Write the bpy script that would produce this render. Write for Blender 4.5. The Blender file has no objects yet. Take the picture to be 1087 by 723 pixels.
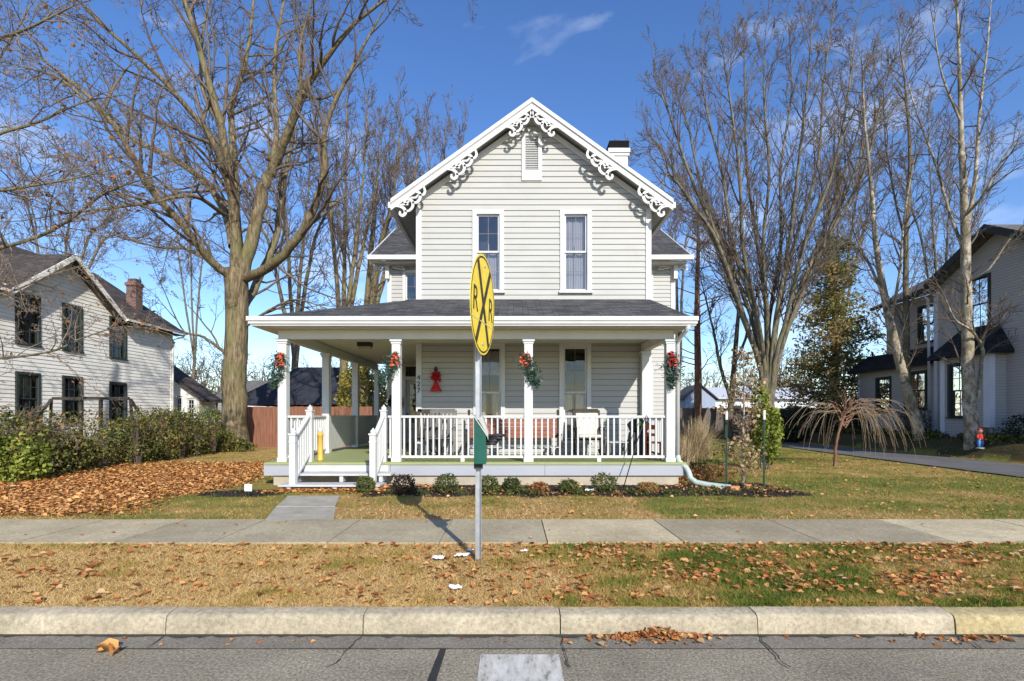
import bpy, math, random
import numpy as np
from mathutils import Vector, noise
R = math.radians
SC = bpy.context.scene
COL = SC.collection
H0 = 1.5            # eye height above the road
FP = 540.0          # focal length in photo pixels
def at(px, py, Y):
    """point at distance Y that stands where photo pixel (px,py) is"""
    return Vector(((px-545.0)*Y/FP, Y, H0+(441.0-py)*Y/FP))

# ------------------------------------------------------------ materials
def newmat(name):
    m = bpy.data.materials.new(name); m.use_nodes = True
    nt = m.node_tree
    b = nt.nodes['Principled BSDF']
    return m, nt, b
def N(nt, t, **k):
    n = nt.nodes.new(t)
    for a, v in k.items():
        if a in n.inputs.keys() if hasattr(n.inputs, 'keys') else False:
            n.inputs[a].default_value = v
        else:
            setattr(n, a, v)
    return n
def L(nt, a, b): nt.links.new(a, b)
def c4(c): return (c[0], c[1], c[2], 1.0)
def ramp(nt, stops, interp='LINEAR'):
    r = nt.nodes.new('ShaderNodeValToRGB'); r.color_ramp.interpolation = interp
    e = r.color_ramp.elements
    while len(e) < len(stops): e.new(0.5)
    for i, (p, c) in enumerate(stops):
        e[i].position = p; e[i].color = c4(c)
    return r
def mul(c, f): return tuple(min(1, x*f) for x in c)
def rough_mat(name, col, rough=0.7, var=0.12, scale=3.0, bump=0.0, bscale=40.0, col2=None, spec=0.3, uv=False, stretch=None, metal=0.0):
    """plain stuff with two scales of uneven colour and a little bump"""
    m, nt, b = newmat(name)
    tc = nt.nodes.new('ShaderNodeTexCoord')
    mp = nt.nodes.new('ShaderNodeMapping'); L(nt, tc.outputs['UV' if uv else 'Object'], mp.inputs[0])
    if stretch: mp.inputs['Scale'].default_value = stretch
    n1 = nt.nodes.new('ShaderNodeTexNoise'); n1.inputs['Scale'].default_value = scale; n1.inputs['Detail'].default_value = 8
    n1.inputs['Roughness'].default_value = 0.65
    L(nt, mp.outputs[0], n1.inputs['Vector'])
    c2 = col2 if col2 else mul(col, 1+var)
    r = ramp(nt, [(0.3, mul(col, 1-var)), (0.7, c2)])
    L(nt, n1.outputs[0], r.inputs[0]); L(nt, r.outputs[0], b.inputs['Base Color'])
    b.inputs['Roughness'].default_value = rough
    b.inputs['Specular IOR Level'].default_value = spec
    b.inputs['Metallic'].default_value = metal
    if bump:
        n2 = nt.nodes.new('ShaderNodeTexNoise'); n2.inputs['Scale'].default_value = bscale; n2.inputs['Detail'].default_value = 5
        L(nt, mp.outputs[0], n2.inputs['Vector'])
        bp = nt.nodes.new('ShaderNodeBump'); bp.inputs['Strength'].default_value = bump; bp.inputs['Distance'].default_value = 0.01
        L(nt, n2.outputs[0], bp.inputs['Height']); L(nt, bp.outputs[0], b.inputs['Normal'])
    return m
def tint_mat(name, stops, rough=0.7, trans=0.0, spec=0.2):
    """colour from the per-leaf/per-blade 'tint' attribute"""
    m, nt, b = newmat(name)
    a = nt.nodes.new('ShaderNodeAttribute'); a.attribute_name = 'tint'
    r = ramp(nt, stops); L(nt, a.outputs['Fac'], r.inputs[0]); L(nt, r.outputs[0], b.inputs['Base Color'])
    b.inputs['Roughness'].default_value = rough; b.inputs['Specular IOR Level'].default_value = spec
    if trans:
        t = nt.nodes.new('ShaderNodeBsdfTranslucent'); L(nt, r.outputs[0], t.inputs[0])
        mx = nt.nodes.new('ShaderNodeMixShader'); mx.inputs[0].default_value = trans
        L(nt, b.outputs[0], mx.inputs[1]); L(nt, t.outputs[0], mx.inputs[2])
        L(nt, mx.outputs[0], nt.nodes['Material Output'].inputs[0])
    return m
def shingle_mat(name, ca, cb, row=0.14, wid=0.3):
    m, nt, b = newmat(name)
    tc = nt.nodes.new('ShaderNodeTexCoord')
    br = nt.nodes.new('ShaderNodeTexBrick'); br.inputs['Scale'].default_value = 1.0
    br.inputs['Brick Width'].default_value = wid; br.inputs['Row Height'].default_value = row
    br.inputs['Mortar Size'].default_value = 0.008; br.inputs['Mortar Smooth'].default_value = 0.3; br.offset = 0.37
    br.inputs['Color1'].default_value = c4(ca); br.inputs['Color2'].default_value = c4(cb); br.inputs['Mortar'].default_value = c4(mul(ca, .45))
    nz = nt.nodes.new('ShaderNodeTexNoise'); nz.inputs['Scale'].default_value = 5; nz.inputs['Detail'].default_value = 9
    nz.inputs['Roughness'].default_value = .75
    L(nt, tc.outputs['UV'], br.inputs['Vector']); L(nt, tc.outputs['UV'], nz.inputs['Vector'])
    r = ramp(nt, [(.3, (.6, .6, .6)), (.7, (1.3, 1.3, 1.32))]); L(nt, nz.outputs[0], r.inputs[0])
    mx = nt.nodes.new('ShaderNodeMix'); mx.data_type = 'RGBA'; mx.blend_type = 'MULTIPLY'; mx.inputs[0].default_value = 1
    L(nt, br.outputs['Color'], mx.inputs[6]); L(nt, r.outputs[0], mx.inputs[7]); L(nt, mx.outputs[2], b.inputs['Base Color'])
    bp = nt.nodes.new('ShaderNodeBump'); bp.inputs['Strength'].default_value = .6; bp.inputs['Distance'].default_value = .01
    L(nt, br.outputs['Fac'], bp.inputs['Height']); bp.invert = True; L(nt, bp.outputs[0], b.inputs['Normal'])
    b.inputs['Roughness'].default_value = .9; b.inputs['Specular IOR Level'].default_value = .2
    return m
def brick_mat(name, ca, cb, mo):
    m, nt, b = newmat(name)
    tc = nt.nodes.new('ShaderNodeTexCoord')
    br = nt.nodes.new('ShaderNodeTexBrick'); br.inputs['Scale'].default_value = 1
    br.inputs['Brick Width'].default_value = .21; br.inputs['Row Height'].default_value = .075; br.inputs['Mortar Size'].default_value = .008
    br.inputs['Color1'].default_value = c4(ca); br.inputs['Color2'].default_value = c4(cb); br.inputs['Mortar'].default_value = c4(mo)
    L(nt, tc.outputs['UV'], br.inputs['Vector']); L(nt, br.outputs['Color'], b.inputs['Base Color']); b.inputs['Roughness'].default_value = .9
    return m
def bark_mat(name, ca, cb, moss=None, scale=4, zs=.25):
    m, nt, b = newmat(name)
    tc = nt.nodes.new('ShaderNodeTexCoord')
    mp = nt.nodes.new('ShaderNodeMapping'); mp.inputs['Scale'].default_value = (1, 1, zs)
    L(nt, tc.outputs['Object'], mp.inputs[0])
    n1 = nt.nodes.new('ShaderNodeTexNoise'); n1.inputs['Scale'].default_value = scale*2.2; n1.inputs['Detail'].default_value = 8; n1.inputs['Roughness'].default_value = .75
    n2 = nt.nodes.new('ShaderNodeTexNoise'); n2.inputs['Scale'].default_value = 1.1; n2.inputs['Detail'].default_value = 5
    L(nt, mp.outputs[0], n1.inputs['Vector']); L(nt, tc.outputs['Object'], n2.inputs['Vector'])
    r = ramp(nt, [(.33, mul(ca, .45)), (.45, ca), (.62, cb)]); L(nt, n1.outputs[0], r.inputs[0])
    out = r.outputs[0]
    if moss:
        mx = nt.nodes.new('ShaderNodeMix'); mx.data_type = 'RGBA'
        rr = ramp(nt, [(.45, (0, 0, 0)), (.7, (.8, .8, .8))]); L(nt, n2.outputs[0], rr.inputs[0])
        L(nt, rr.outputs[0], mx.inputs[0]); L(nt, out, mx.inputs[6]); mx.inputs[7].default_value = c4(moss); out = mx.outputs[2]
    L(nt, out, b.inputs['Base Color'])
    bp = nt.nodes.new('ShaderNodeBump'); bp.inputs['Strength'].default_value = .7; bp.inputs['Distance'].default_value = .03
    L(nt, n1.outputs[0], bp.inputs['Height']); L(nt, bp.outputs[0], b.inputs['Normal'])
    b.inputs['Roughness'].default_value = .9; b.inputs['Specular IOR Level'].default_value = .15
    return m
def glass_mat(name, gloss=.16, tint=(.75, .78, .8)):
    m, nt, b = newmat(name); nt.nodes.remove(b)
    fr = nt.nodes.new('ShaderNodeFresnel'); fr.inputs[0].default_value = 1.5
    ad = nt.nodes.new('ShaderNodeMath'); ad.operation = 'ADD'; ad.inputs[1].default_value = gloss; ad.use_clamp = True
    L(nt, fr.outputs[0], ad.inputs[0])
    t = nt.nodes.new('ShaderNodeBsdfTransparent'); t.inputs[0].default_value = c4(tint)
    g = nt.nodes.new('ShaderNodeBsdfGlossy'); g.inputs['Roughness'].default_value = .03
    n = nt.nodes.new('ShaderNodeTexNoise'); n.inputs['Scale'].default_value = 1.7
    tc = nt.nodes.new('ShaderNodeTexCoord'); L(nt, tc.outputs['Object'], n.inputs['Vector'])
    bp = nt.nodes.new('ShaderNodeBump'); bp.inputs['Strength'].default_value = .25; bp.inputs['Distance'].default_value = .03
    L(nt, n.outputs[0], bp.inputs['Height']); L(nt, bp.outputs[0], g.inputs['Normal'])
    mx = nt.nodes.new('ShaderNodeMixShader'); L(nt, ad.outputs[0], mx.inputs[0]); L(nt, t.outputs[0], mx.inputs[1]); L(nt, g.outputs[0], mx.inputs[2])
    L(nt, mx.outputs[0], nt.nodes['Material Output'].inputs[0])
    return m
def siding_mat(name, col, dirt=(.3, .28, .24), amt=.35, board=.135, z0=None, lap_shade=.5):
    """painted boards: each row a touch different, grime streaks and worn spots"""
    m, nt, b = newmat(name)
    tc = nt.nodes.new('ShaderNodeTexCoord')
    mp = nt.nodes.new('ShaderNodeMapping'); mp.inputs['Scale'].default_value = (.35, 5.5, 1); L(nt, tc.outputs['UV'], mp.inputs[0])
    n1 = nt.nodes.new('ShaderNodeTexNoise'); n1.inputs['Scale'].default_value = 1.6; n1.inputs['Detail'].default_value = 7; n1.inputs['Roughness'].default_value = .7
    L(nt, mp.outputs[0], n1.inputs['Vector'])
    n2 = nt.nodes.new('ShaderNodeTexNoise'); n2.inputs['Scale'].default_value = .9; n2.inputs['Detail'].default_value = 8; n2.inputs['Roughness'].default_value = .7
    L(nt, tc.outputs['UV'], n2.inputs['Vector'])
    r1 = ramp(nt, [(.3, mul(col, .93)), (.7, mul(col, 1.04))]); L(nt, n1.outputs[0], r1.inputs[0])
    r2 = ramp(nt, [(.5, (0, 0, 0)), (.78, (amt, amt, amt))]); L(nt, n2.outputs[0], r2.inputs[0])
    mx = nt.nodes.new('ShaderNodeMix'); mx.data_type = 'RGBA'; L(nt, r2.outputs[0], mx.inputs[0]); L(nt, r1.outputs[0], mx.inputs[6]); mx.inputs[7].default_value = c4(dirt)
    out = mx.outputs[2]
    if z0 is not None:      # lap shadow painted into the colour where each board slips under the next
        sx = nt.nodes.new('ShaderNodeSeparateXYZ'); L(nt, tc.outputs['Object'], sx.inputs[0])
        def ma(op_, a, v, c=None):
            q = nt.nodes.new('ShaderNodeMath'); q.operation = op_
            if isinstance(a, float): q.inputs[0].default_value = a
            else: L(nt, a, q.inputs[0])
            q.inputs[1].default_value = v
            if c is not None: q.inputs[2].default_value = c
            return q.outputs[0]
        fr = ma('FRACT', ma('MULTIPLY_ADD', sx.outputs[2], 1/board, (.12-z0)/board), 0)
        r3 = ramp(nt, [(1-.016/board, (0, 0, 0)), (1-.006/board, (lap_shade, lap_shade, lap_shade))]); L(nt, fr, r3.inputs[0])
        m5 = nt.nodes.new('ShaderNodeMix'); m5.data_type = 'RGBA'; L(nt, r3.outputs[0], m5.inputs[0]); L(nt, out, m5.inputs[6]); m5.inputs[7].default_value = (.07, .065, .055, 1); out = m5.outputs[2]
    L(nt, out, b.inputs['Base Color']); b.inputs['Roughness'].default_value = .6; b.inputs['Specular IOR Level'].default_value = .25
    return m

# ------------------------------------------------------------ objects
ORG = {}
def tag(o, label=None, cat=None, group=None, kind=None):
    if label: o['label'] = label
    if cat: o['category'] = cat
    if group: o['group'] = group
    if kind: o['kind'] = kind
    return o
def thing(name, loc, label, cat, group=None):
    o = bpy.data.objects.new(name, None); COL.objects.link(o); o.location = loc
    o.empty_display_size = .1
    ORG[o] = Vector(loc); tag(o, label, cat, group); return o
def finish(name, me, mat, parent):
    o = bpy.data.objects.new(name, me); COL.objects.link(o)
    if mat: me.materials.append(mat)
    if parent is not None:
        o.parent = parent; ORG[o] = ORG[parent]
    else: ORG[o] = Vector((0, 0, 0))
    return o
def clone(root, loc, label=None, group=None):
    r = root.copy(); COL.objects.link(r); r.location = loc; ORG[r] = Vector(loc)
    if label: r['label'] = label
    if group: r['group'] = group
    for ch in list(root.children):
        c = ch.copy(); COL.objects.link(c); c.parent = r
        for g in ch.children:
            d = g.copy(); COL.objects.link(d); d.parent = c
    return r
class Fr:
    """a wall plane: u along, n outward, z up"""
    def __init__(s, o, u, n): s.o = Vector(o); s.u = Vector(u); s.n = Vector(n)
    def p(s, u, n, z): return s.o+s.u*u+s.n*n+Vector((0, 0, z))
class MB:
    def __init__(s): s.v = []; s.f = []; s.sm = []; s.t = []
    def quad(s, *ps, smooth=False):
        i = len(s.v); s.v += [Vector(p) for p in ps]; s.f.append(tuple(range(i, i+len(ps)))); s.sm.append(smooth); return s
    def hexa(s, c):  # 8 corners: bottom 0-3, top 4-7
        i = len(s.v); s.v += [Vector(p) for p in c]
        for f in ((3, 2, 1, 0), (4, 5, 6, 7), (0, 1, 5, 4), (1, 2, 6, 5), (2, 3, 7, 6), (3, 0, 4, 7)):
            s.f.append(tuple(i+k for k in f)); s.sm.append(False)
        return s
    def box(s, x0, x1, y0, y1, z0, z1):
        return s.hexa([(x0, y0, z0), (x1, y0, z0), (x1, y1, z0), (x0, y1, z0), (x0, y0, z1), (x1, y0, z1), (x1, y1, z1), (x0, y1, z1)])
    def fbox(s, F, u0, u1, n0, n1, z0, z1):
        return s.hexa([F.p(u0, n0, z0), F.p(u1, n0, z0), F.p(u1, n1, z0), F.p(u0, n1, z0), F.p(u0, n0, z1), F.p(u1, n0, z1), F.p(u1, n1, z1), F.p(u0, n1, z1)])
    def bar(s, a, b, w, h, up=(0, 0, 1)):
        a = Vector(a); b = Vector(b); d = (b-a).normalized(); sd = d.cross(Vector(up))
        if sd.length < 1e-4: sd = d.cross(Vector((1, 0, 0)))
        sd.normalize(); u2 = sd.cross(d)
        c = []
        for p in (a, b):
            for (x, y) in ((-1, -1), (1, -1), (1, 1), (-1, 1)): c.append(p+sd*(w/2*x)+u2*(h/2*y))
        return s.hexa(c)
    def tube(s, pts, rad, k=8, cap=True, smooth=True):
        pts = [Vector(p) for p in pts]; n = len(pts)
        if not hasattr(rad, '__len__'): rad = [rad]*n
        i0 = len(s.v); ref = None
        for i in range(n):
            d = (pts[min(i+1, n-1)]-pts[max(i-1, 0)]); d.normalize()
            if ref is None:
                ref = Vector((1, 0, 0)) if abs(d.x) < .8 else Vector((0, 1, 0))
            e1 = (ref-d*ref.dot(d)).normalized(); e2 = d.cross(e1); ref = e1
            for j in range(k):
                a = 2*math.pi*j/k; s.v.append(pts[i]+(e1*math.cos(a)+e2*math.sin(a))*rad[i])
        for i in range(n-1):
            for j in range(k):
                a = i0+i*k+j; b = i0+i*k+(j+1) % k
                s.f.append((a, b, b+k, a+k)); s.sm.append(smooth)
        if cap:
            s.f.append(tuple(i0+j for j in reversed(range(k)))); s.sm.append(False)
            s.f.append(tuple(i0+(n-1)*k+j for j in range(k))); s.sm.append(False)
        return s
    def lathe(s, cx, cy, prof, k=12, smooth=True):
        return s.tube2([(cx, cy, z) for r, z in prof], [r for r, z in prof], k, smooth)
    def tube2(s, pts, rad, k, smooth):
        i0 = len(s.v); n = len(pts)
        for p, r in zip(pts, rad):
            for j in range(k):
                a = 2*math.pi*j/k; s.v.append(Vector((p[0]+math.cos(a)*r, p[1]+math.sin(a)*r, p[2])))
        for i in range(n-1):
            for j in range(k):
                a = i0+i*k+j; b = i0+i*k+(j+1) % k; s.f.append((a, b, b+k, a+k)); s.sm.append(smooth)
        s.f.append(tuple(i0+j for j in reversed(range(k)))); s.sm.append(False)
        s.f.append(tuple(i0+(n-1)*k+j for j in range(k))); s.sm.append(False)
        return s
    def ball(s, c, r, k=10, m=6, sz=1.0, jit=0):
        prof = []
        for i in range(m+1):
            a = -math.pi/2+math.pi*i/m; prof.append((max(.001, r*math.cos(a)), c[2]+r*sz*math.sin(a)))
        return s.lathe(c[0], c[1], prof, k)
    def prism(s, F, poly, n0, n1):
        """2-D outline (u,z) extruded along the normal from n0 to n1"""
        i = len(s.v); k = len(poly)
        s.v += [F.p(u, n0, z) for u, z in poly]+[F.p(u, n1, z) for u, z in poly]
        s.f.append(tuple(i+j for j in reversed(range(k)))); s.f.append(tuple(i+k+j for j in range(k))); s.sm += [False, False]
        for j in range(k):
            a = i+j; b = i+(j+1) % k; s.f.append((a, b, b+k, a+k)); s.sm.append(False)
        return s
    def build(s, name, mat, parent=None, bevel=0, **tg):
        o0 = ORG[parent] if parent is not None else Vector((0, 0, 0))
        me = bpy.data.meshes.new(name)
        me.from_pydata([tuple(p-o0) for p in s.v], [], s.f)
        me.polygons.foreach_set('use_smooth', s.sm); me.update()
        # planar UVs in metres: u horizontal, v up the slope
        uv = me.uv_layers.new(name='UVMap'); nl = len(me.loops)
        co = np.array([tuple(p) for p in s.v], dtype=np.float32)
        li = np.zeros(nl, dtype=np.int32); me.loops.foreach_get('vertex_index', li)
        pn = np.zeros(len(me.polygons)*3, dtype=np.float32); me.polygons.foreach_get('normal', pn); pn = pn.reshape(-1, 3)
        lt = np.zeros(len(me.polygons), dtype=np.int32); me.polygons.foreach_get('loop_total', lt)
        nn = np.repeat(pn, lt, axis=0)
        t = np.stack([-nn[:, 1], nn[:, 0], np.zeros(nl)], 1); ln = np.linalg.norm(t, axis=1); fl = ln < .02
        t[fl] = (1, 0, 0); ln[fl] = 1; t /= ln[:, None]
        b = np.cross(nn, t); P = co[li]
        uv.data.foreach_set('uv', np.stack([(P*t).sum(1), (P*b).sum(1)], 1).astype(np.float32).ravel())
        o = finish(name, me, mat, parent)
        if bevel:
            md = o.modifiers.new('bevel', 'BEVEL'); md.width = bevel; md.segments = 2; md.limit_method = 'ANGLE'; md.angle_limit = R(40)
        tag(o, tg.get('label'), tg.get('cat'), tg.get('group'), tg.get('kind'))
        return o
def np_mesh(name, V, F4, mat, parent, tint=None, smooth=False, F3=None):
    """fast mesh from arrays of vertices and quads / triangles"""
    o0 = np.array(ORG[parent] if parent is not None else (0, 0, 0))
    V = (np.asarray(V)-o0).astype(np.float32)
    F = F4 if F3 is None else F3
    k = F.shape[1]
    me = bpy.data.meshes.new(name)
    me.vertices.add(len(V)); me.vertices.foreach_set('co', V.ravel())
    me.loops.add(F.size); me.loops.foreach_set('vertex_index', F.astype(np.int32).ravel())
    me.polygons.add(len(F)); me.polygons.foreach_set('loop_start', np.arange(0, F.size, k, dtype=np.int32))
    try: me.polygons.foreach_set('loop_total', np.full(len(F), k, dtype=np.int32))
    except Exception: pass
    if smooth: me.polygons.foreach_set('use_smooth', np.ones(len(F), dtype=bool))
    me.update(calc_edges=True); me.validate()
    if tint is not None:
        a = me.attributes.new('tint', 'FLOAT', 'POINT'); a.data.foreach_set('value', np.asarray(tint, dtype=np.float32))
    return finish(name, me, mat, parent)

# ------------------------------------------------------------ tubes in bulk, for trees
def tubes_arrays(lines, k):
    """lines: list of (pts Nx3, radii N) -> V, F"""
    groups = {}
    for p, r in lines: groups.setdefault(len(p), []).append((p, r))
    Vs = []; Fs = []; off = 0
    ang = np.arange(k)*2*math.pi/k; ca = np.cos(ang); sa = np.sin(ang)
    for n, g in groups.items():
        P = np.array([x[0] for x in g], dtype=np.float64); Rr = np.array([x[1] for x in g], dtype=np.float64)
        m = len(g)
        T = np.zeros_like(P); T[:, 1:-1] = P[:, 2:]-P[:, :-2]; T[:, 0] = P[:, 1]-P[:, 0]; T[:, -1] = P[:, -1]-P[:, -2]
        T /= np.linalg.norm(T, axis=2, keepdims=True)+1e-9
        D = P[:, -1]-P[:, 0]; D /= np.linalg.norm(D, axis=1, keepdims=True)+1e-9
        ref = np.where(np.abs(D[:, 2:3]) > .75, np.array([[1., 0, 0]]), np.array([[0, 0, 1.]]))
        e1 = np.cross(T, ref[:, None, :]); e1 /= np.linalg.norm(e1, axis=2, keepdims=True)+1e-9
        e2 = np.cross(T, e1)
        V = P[:, :, None, :]+Rr[:, :, None, None]*(e1[:, :, None, :]*ca[None, None, :, None]+e2[:, :, None, :]*sa[None, None, :, None])
        V = V.reshape(-1, 3)
        i = np.arange(m)[:, None, None]*n*k+np.arange(n-1)[None, :, None]*k
        j = np.arange(k)[None, None, :]; j2 = (j+1) % k
        F = np.stack([i+j, i+j2, i+j2+k, i+j+k], -1).reshape(-1, 4)+off
        Vs.append(V); Fs.append(F); off += len(V)
    if not Vs: return np.zeros((0, 3)), np.zeros((0, 4), int)
    return np.concatenate(Vs), np.concatenate(Fs)
def lines_obj(name, sets, mat, parent):
    Vs = []; Fs = []; off = 0
    for lines, k in sets:
        if not lines: continue
        V, F = tubes_arrays(lines, k); Vs.append(V); Fs.append(F+off); off += len(V)
    return np_mesh(name, np.concatenate(Vs), np.concatenate(Fs), mat, parent, smooth=True)
def smooth_line(pts, rad, sub, rng, wob):
    """Catmull-Rom through guide points, with a little wander"""
    n = len(pts); P = []; Q = []
    for i in range(n-1):
        p0 = pts[max(i-1, 0)]; p1 = pts[i]; p2 = pts[i+1]; p3 = pts[min(i+2, n-1)]
        for j in range(sub):
            t = j/sub
            v = .5*((2*p1)+(p2-p0)*t+(2*p0-5*p1+4*p2-p3)*t*t+(3*p1-p0-3*p2+p3)*t**3)
            r = rad[i]*(1-t)+rad[i+1]*t
            if not (i == 0 and j == 0): v = v+np.array([rng.gauss(0, 1) for _ in range(3)])*wob*r
            P.append(v); Q.append(r)
    P.append(pts[-1]); Q.append(rad[-1])
    return np.array(P), np.array(Q)
def nrm(v):
    l = math.sqrt(v[0]*v[0]+v[1]*v[1]+v[2]*v[2])+1e-9
    return (v[0]/l, v[1]/l, v[2]/l)
def branch(out, p, d, Ln, r, lvl, P, rng):
    n = P['n'][lvl]; st = Ln/n; pts = [p]; rad = [r]; w = P['wig'][lvl]; up = P['up'][lvl]; rm = P['rmin']
    ds = [d]; bx, by, bz = P.get('bias', (0, 0, 0))
    for i in range(n):
        d = nrm((d[0]+rng.gauss(0, w)+bx, d[1]+rng.gauss(0, w)+by, d[2]+rng.gauss(0, w)+up+bz))
        p = (p[0]+d[0]*st, p[1]+d[1]*st, p[2]+d[2]*st); pts.append(p); ds.append(d)
        rad.append(max(rm, r*(1-.8*(i+1)/n)))
    out[lvl].append((pts, rad))
    if lvl+1 < len(P['n']):
        kids(out, pts, rad, ds, Ln, lvl+1, P, rng, P['kids'][lvl+1], .25)
def kids(out, pts, rad, ds, Ln, lvl, P, rng, count, t0, lens=None):
    n = len(pts)-1
    c = int(count) + (1 if rng.random() < count-int(count) else 0)
    for j in range(c):
        t = t0+(1-t0)*(j+rng.random())/c; f = t*n; i = min(int(f), n-1); f -= i
        p = tuple(pts[i][k]*(1-f)+pts[i+1][k]*f for k in range(3)); r = rad[i]*(1-f)+rad[i+1]*f
        d = ds[i]
        a = R(rng.uniform(*P['ang'][lvl])); az = rng.uniform(0, 2*math.pi)
        # perpendicular
        ax = (1, 0, 0) if abs(d[0]) < .7 else (0, 1, 0)
        e1 = nrm((d[1]*ax[2]-d[2]*ax[1], d[2]*ax[0]-d[0]*ax[2], d[0]*ax[1]-d[1]*ax[0]))
        e2 = (d[1]*e1[2]-d[2]*e1[1], d[2]*e1[0]-d[0]*e1[2], d[0]*e1[1]-d[1]*e1[0])
        ca, sa, cz, sz = math.cos(a), math.sin(a), math.cos(az), math.sin(az)
        nd = nrm(tuple(d[k]*ca+(e1[k]*cz+e2[k]*sz)*sa for k in range(3)))
        base = lens if lens else Ln*P['ratio'][lvl]
        ln = base*(1.15-.6*t)*rng.uniform(.6, 1.25)
        branch(out, p, nd, ln, max(P['rmin'], min(r*.72, P['rk'][lvl]*rng.uniform(.7, 1.2))), lvl, P, rng)
def leaf_arrays(C, size, rng, aspect=1.6, flat=0.0, cup=.25, up=None):
    """one 6-vertex cupped leaf (4 triangles... as 2 quads) at each centre"""
    n = len(C); C = np.asarray(C)
    d = rng.normal(size=(n, 3)); d[:, 2] *= (1-flat); d /= np.linalg.norm(d, axis=1, keepdims=True)
    u = rng.normal(size=(n, 3)) if up is None else np.array(up)[None, :]+rng.normal(size=(n, 3))*.35
    if flat: u[:, 2] += flat*4*np.sign(rng.random(n)-.1)
    s = np.cross(d, u); s /= np.linalg.norm(s, axis=1, keepdims=True)+1e-9
    nn = np.cross(s, d)
    sz = size*rng.uniform(.4, 1.5, n)
    l = (sz)[:, None]; w = (sz/aspect)[:, None]
    v0 = C-d*l*.5; v5 = C+d*l*.5
    cu = nn*cup*w
    v1 = C-d*l*.15+s*w*.5+cu; v2 = C-d*l*.15-s*w*.5+cu
    v3 = C+d*l*.2+s*w*.42+cu; v4 = C+d*l*.2-s*w*.42+cu
    V = np.stack([v0, v1, v3, v5, v4, v2], 1).reshape(-1, 3)
    b = np.arange(n)[:, None]*6
    F = np.concatenate([b+np.array([[0, 1, 2, 3]]), b+np.array([[0, 3, 4, 5]])], 0)
    return V, F
# ------------------------------------------------------------ the palette
M = {}
M['siding'] = siding_mat('white_siding', (.425, .423, .398), amt=.34, board=.135, z0=.34, lap_shade=.7)
M['trim'] = rough_mat('white_trim', (.57, .575, .56), .5, .09, 2.0)
M['ceiling'] = rough_mat('porch_ceiling_paint', (.60, .57, .47), .6, .05, 2.0)
M['shingle'] = shingle_mat('charcoal_shingle', (.045, .045, .046), (.105, .103, .10))
M['porch_green'] = rough_mat('porch_floor_green', (.30, .335, .15), .6, .12, 2.5, stretch=(1, 6, 1))
M['skirt'] = rough_mat('porch_skirt_grey', (.35, .36, .39), .6, .05, 1.5)
M['step'] = rough_mat('step_white', (.48, .485, .48), .6, .12, 4)
M['foundation'] = rough_mat('foundation_tan', (.42, .36, .27), .9, .15, 5, bump=.4)
M['glass'] = glass_mat('window_glass', .10)
M['glass_dark'] = glass_mat('old_window_glass', .03, (.62, .62, .62))
M['room'] = rough_mat('dark_room', (.02, .02, .022), .9, .2)
M['lace'] = rough_mat('lace_curtain', (.74, .74, .74), .9, .25, 9, stretch=(3, 3, 1))
M['blind'] = rough_mat('grey_curtain', (.42, .40, .42), .9, .1, 3)
M['black'] = rough_mat('black_paint', (.025, .025, .027), .5, .2)
M['darkdoor'] = rough_mat('door_paint', (.42, .42, .40), .5, .06)
M['darktrim'] = rough_mat('dark_green_trim', (.035, .045, .04), .6, .2)
M['brick'] = brick_mat('red_brick', (.17, .065, .045), (.10, .045, .035), (.30, .26, .22))
M['left_siding'] = siding_mat('aged_white_siding', (.84, .82, .75), (.36, .31, .20), .5, board=.155, z0=.3, lap_shade=.75)
M['right_siding'] = siding_mat('tan_grey_siding', (.47, .445, .42), (.3, .28, .25), .2, board=.10, z0=.3, lap_shade=.6)
M['right_trim'] = rough_mat('pale_blue_white_trim', (.66, .68, .74), .6, .05)
M['old_roof'] = shingle_mat('weathered_shingle', (.055, .045, .04), (.10, .085, .075))
M['grey_roof'] = shingle_mat('grey_shingle', (.12, .11, .10), (.17, .16, .15))
M['black_roof'] = shingle_mat('black_shingle', (.022, .022, .024), (.04, .04, .042))
M['galv'] = rough_mat('galvanised_steel', (.42, .44, .46), .45, .18, 12, metal=.6)
M['sign_yellow'] = rough_mat('sign_yellow', (.90, .66, .06), .45, .16, 9)
M['sign_black'] = rough_mat('sign_black', (.045, .035, .02), .5, .3, 5)
M['box_green'] = rough_mat('green_box_paint', (.012, .085, .062), .4, .12, 6)
M['lid'] = rough_mat('grey_lid', (.42, .42, .38), .5, .15, 8)
M['red_fence'] = rough_mat('red_cedar_boards', (.22, .10, .06), .8, .3, 2.5, uv=True, stretch=(7, .6, 1), bump=.3)
M['grey_fence'] = rough_mat('weathered_boards', (.14, .115, .10), .9, .3, 2.5, uv=True, stretch=(7, .6, 1), bump=.3)
M['navy'] = rough_mat('navy_canvas', (.026, .028, .038), .8, .35, 1.5)
M['rust'] = rough_mat('red_brown_wood', (.26, .10, .065), .6, .2, 3, stretch=(1, 4, 6))
M['grey_wood'] = rough_mat('grey_wood', (.13, .125, .12), .7, .2, 4)
M['cushion'] = rough_mat('cream_patterned_cloth', (.55, .50, .43), .9, .25, 14, col2=(.74, .70, .62))
M['orange'] = rough_mat('orange_plastic', (.60, .11, .03), .4, .08)
M['lime'] = rough_mat('lime_green', (.32, .55, .05), .5, .1)
M['yellow'] = rough_mat('yellow_paint', (.66, .40, .07), .5, .12, 8)
M['red'] = rough_mat('red_ribbon', (.48, .05, .03), .5, .2, 10)
M['coral'] = rough_mat('coral_ribbon', (.55, .11, .05), .5, .2, 10)
M['darkwood'] = rough_mat('dark_weathered_timber', (.05, .042, .035), .8, .3, 4)
M['paper'] = rough_mat('white_paper', (.82, .82, .80), .7, .05, 9)
M['pipe'] = rough_mat('sage_pipe', (.42, .48, .42), .5, .12, 8)
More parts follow.
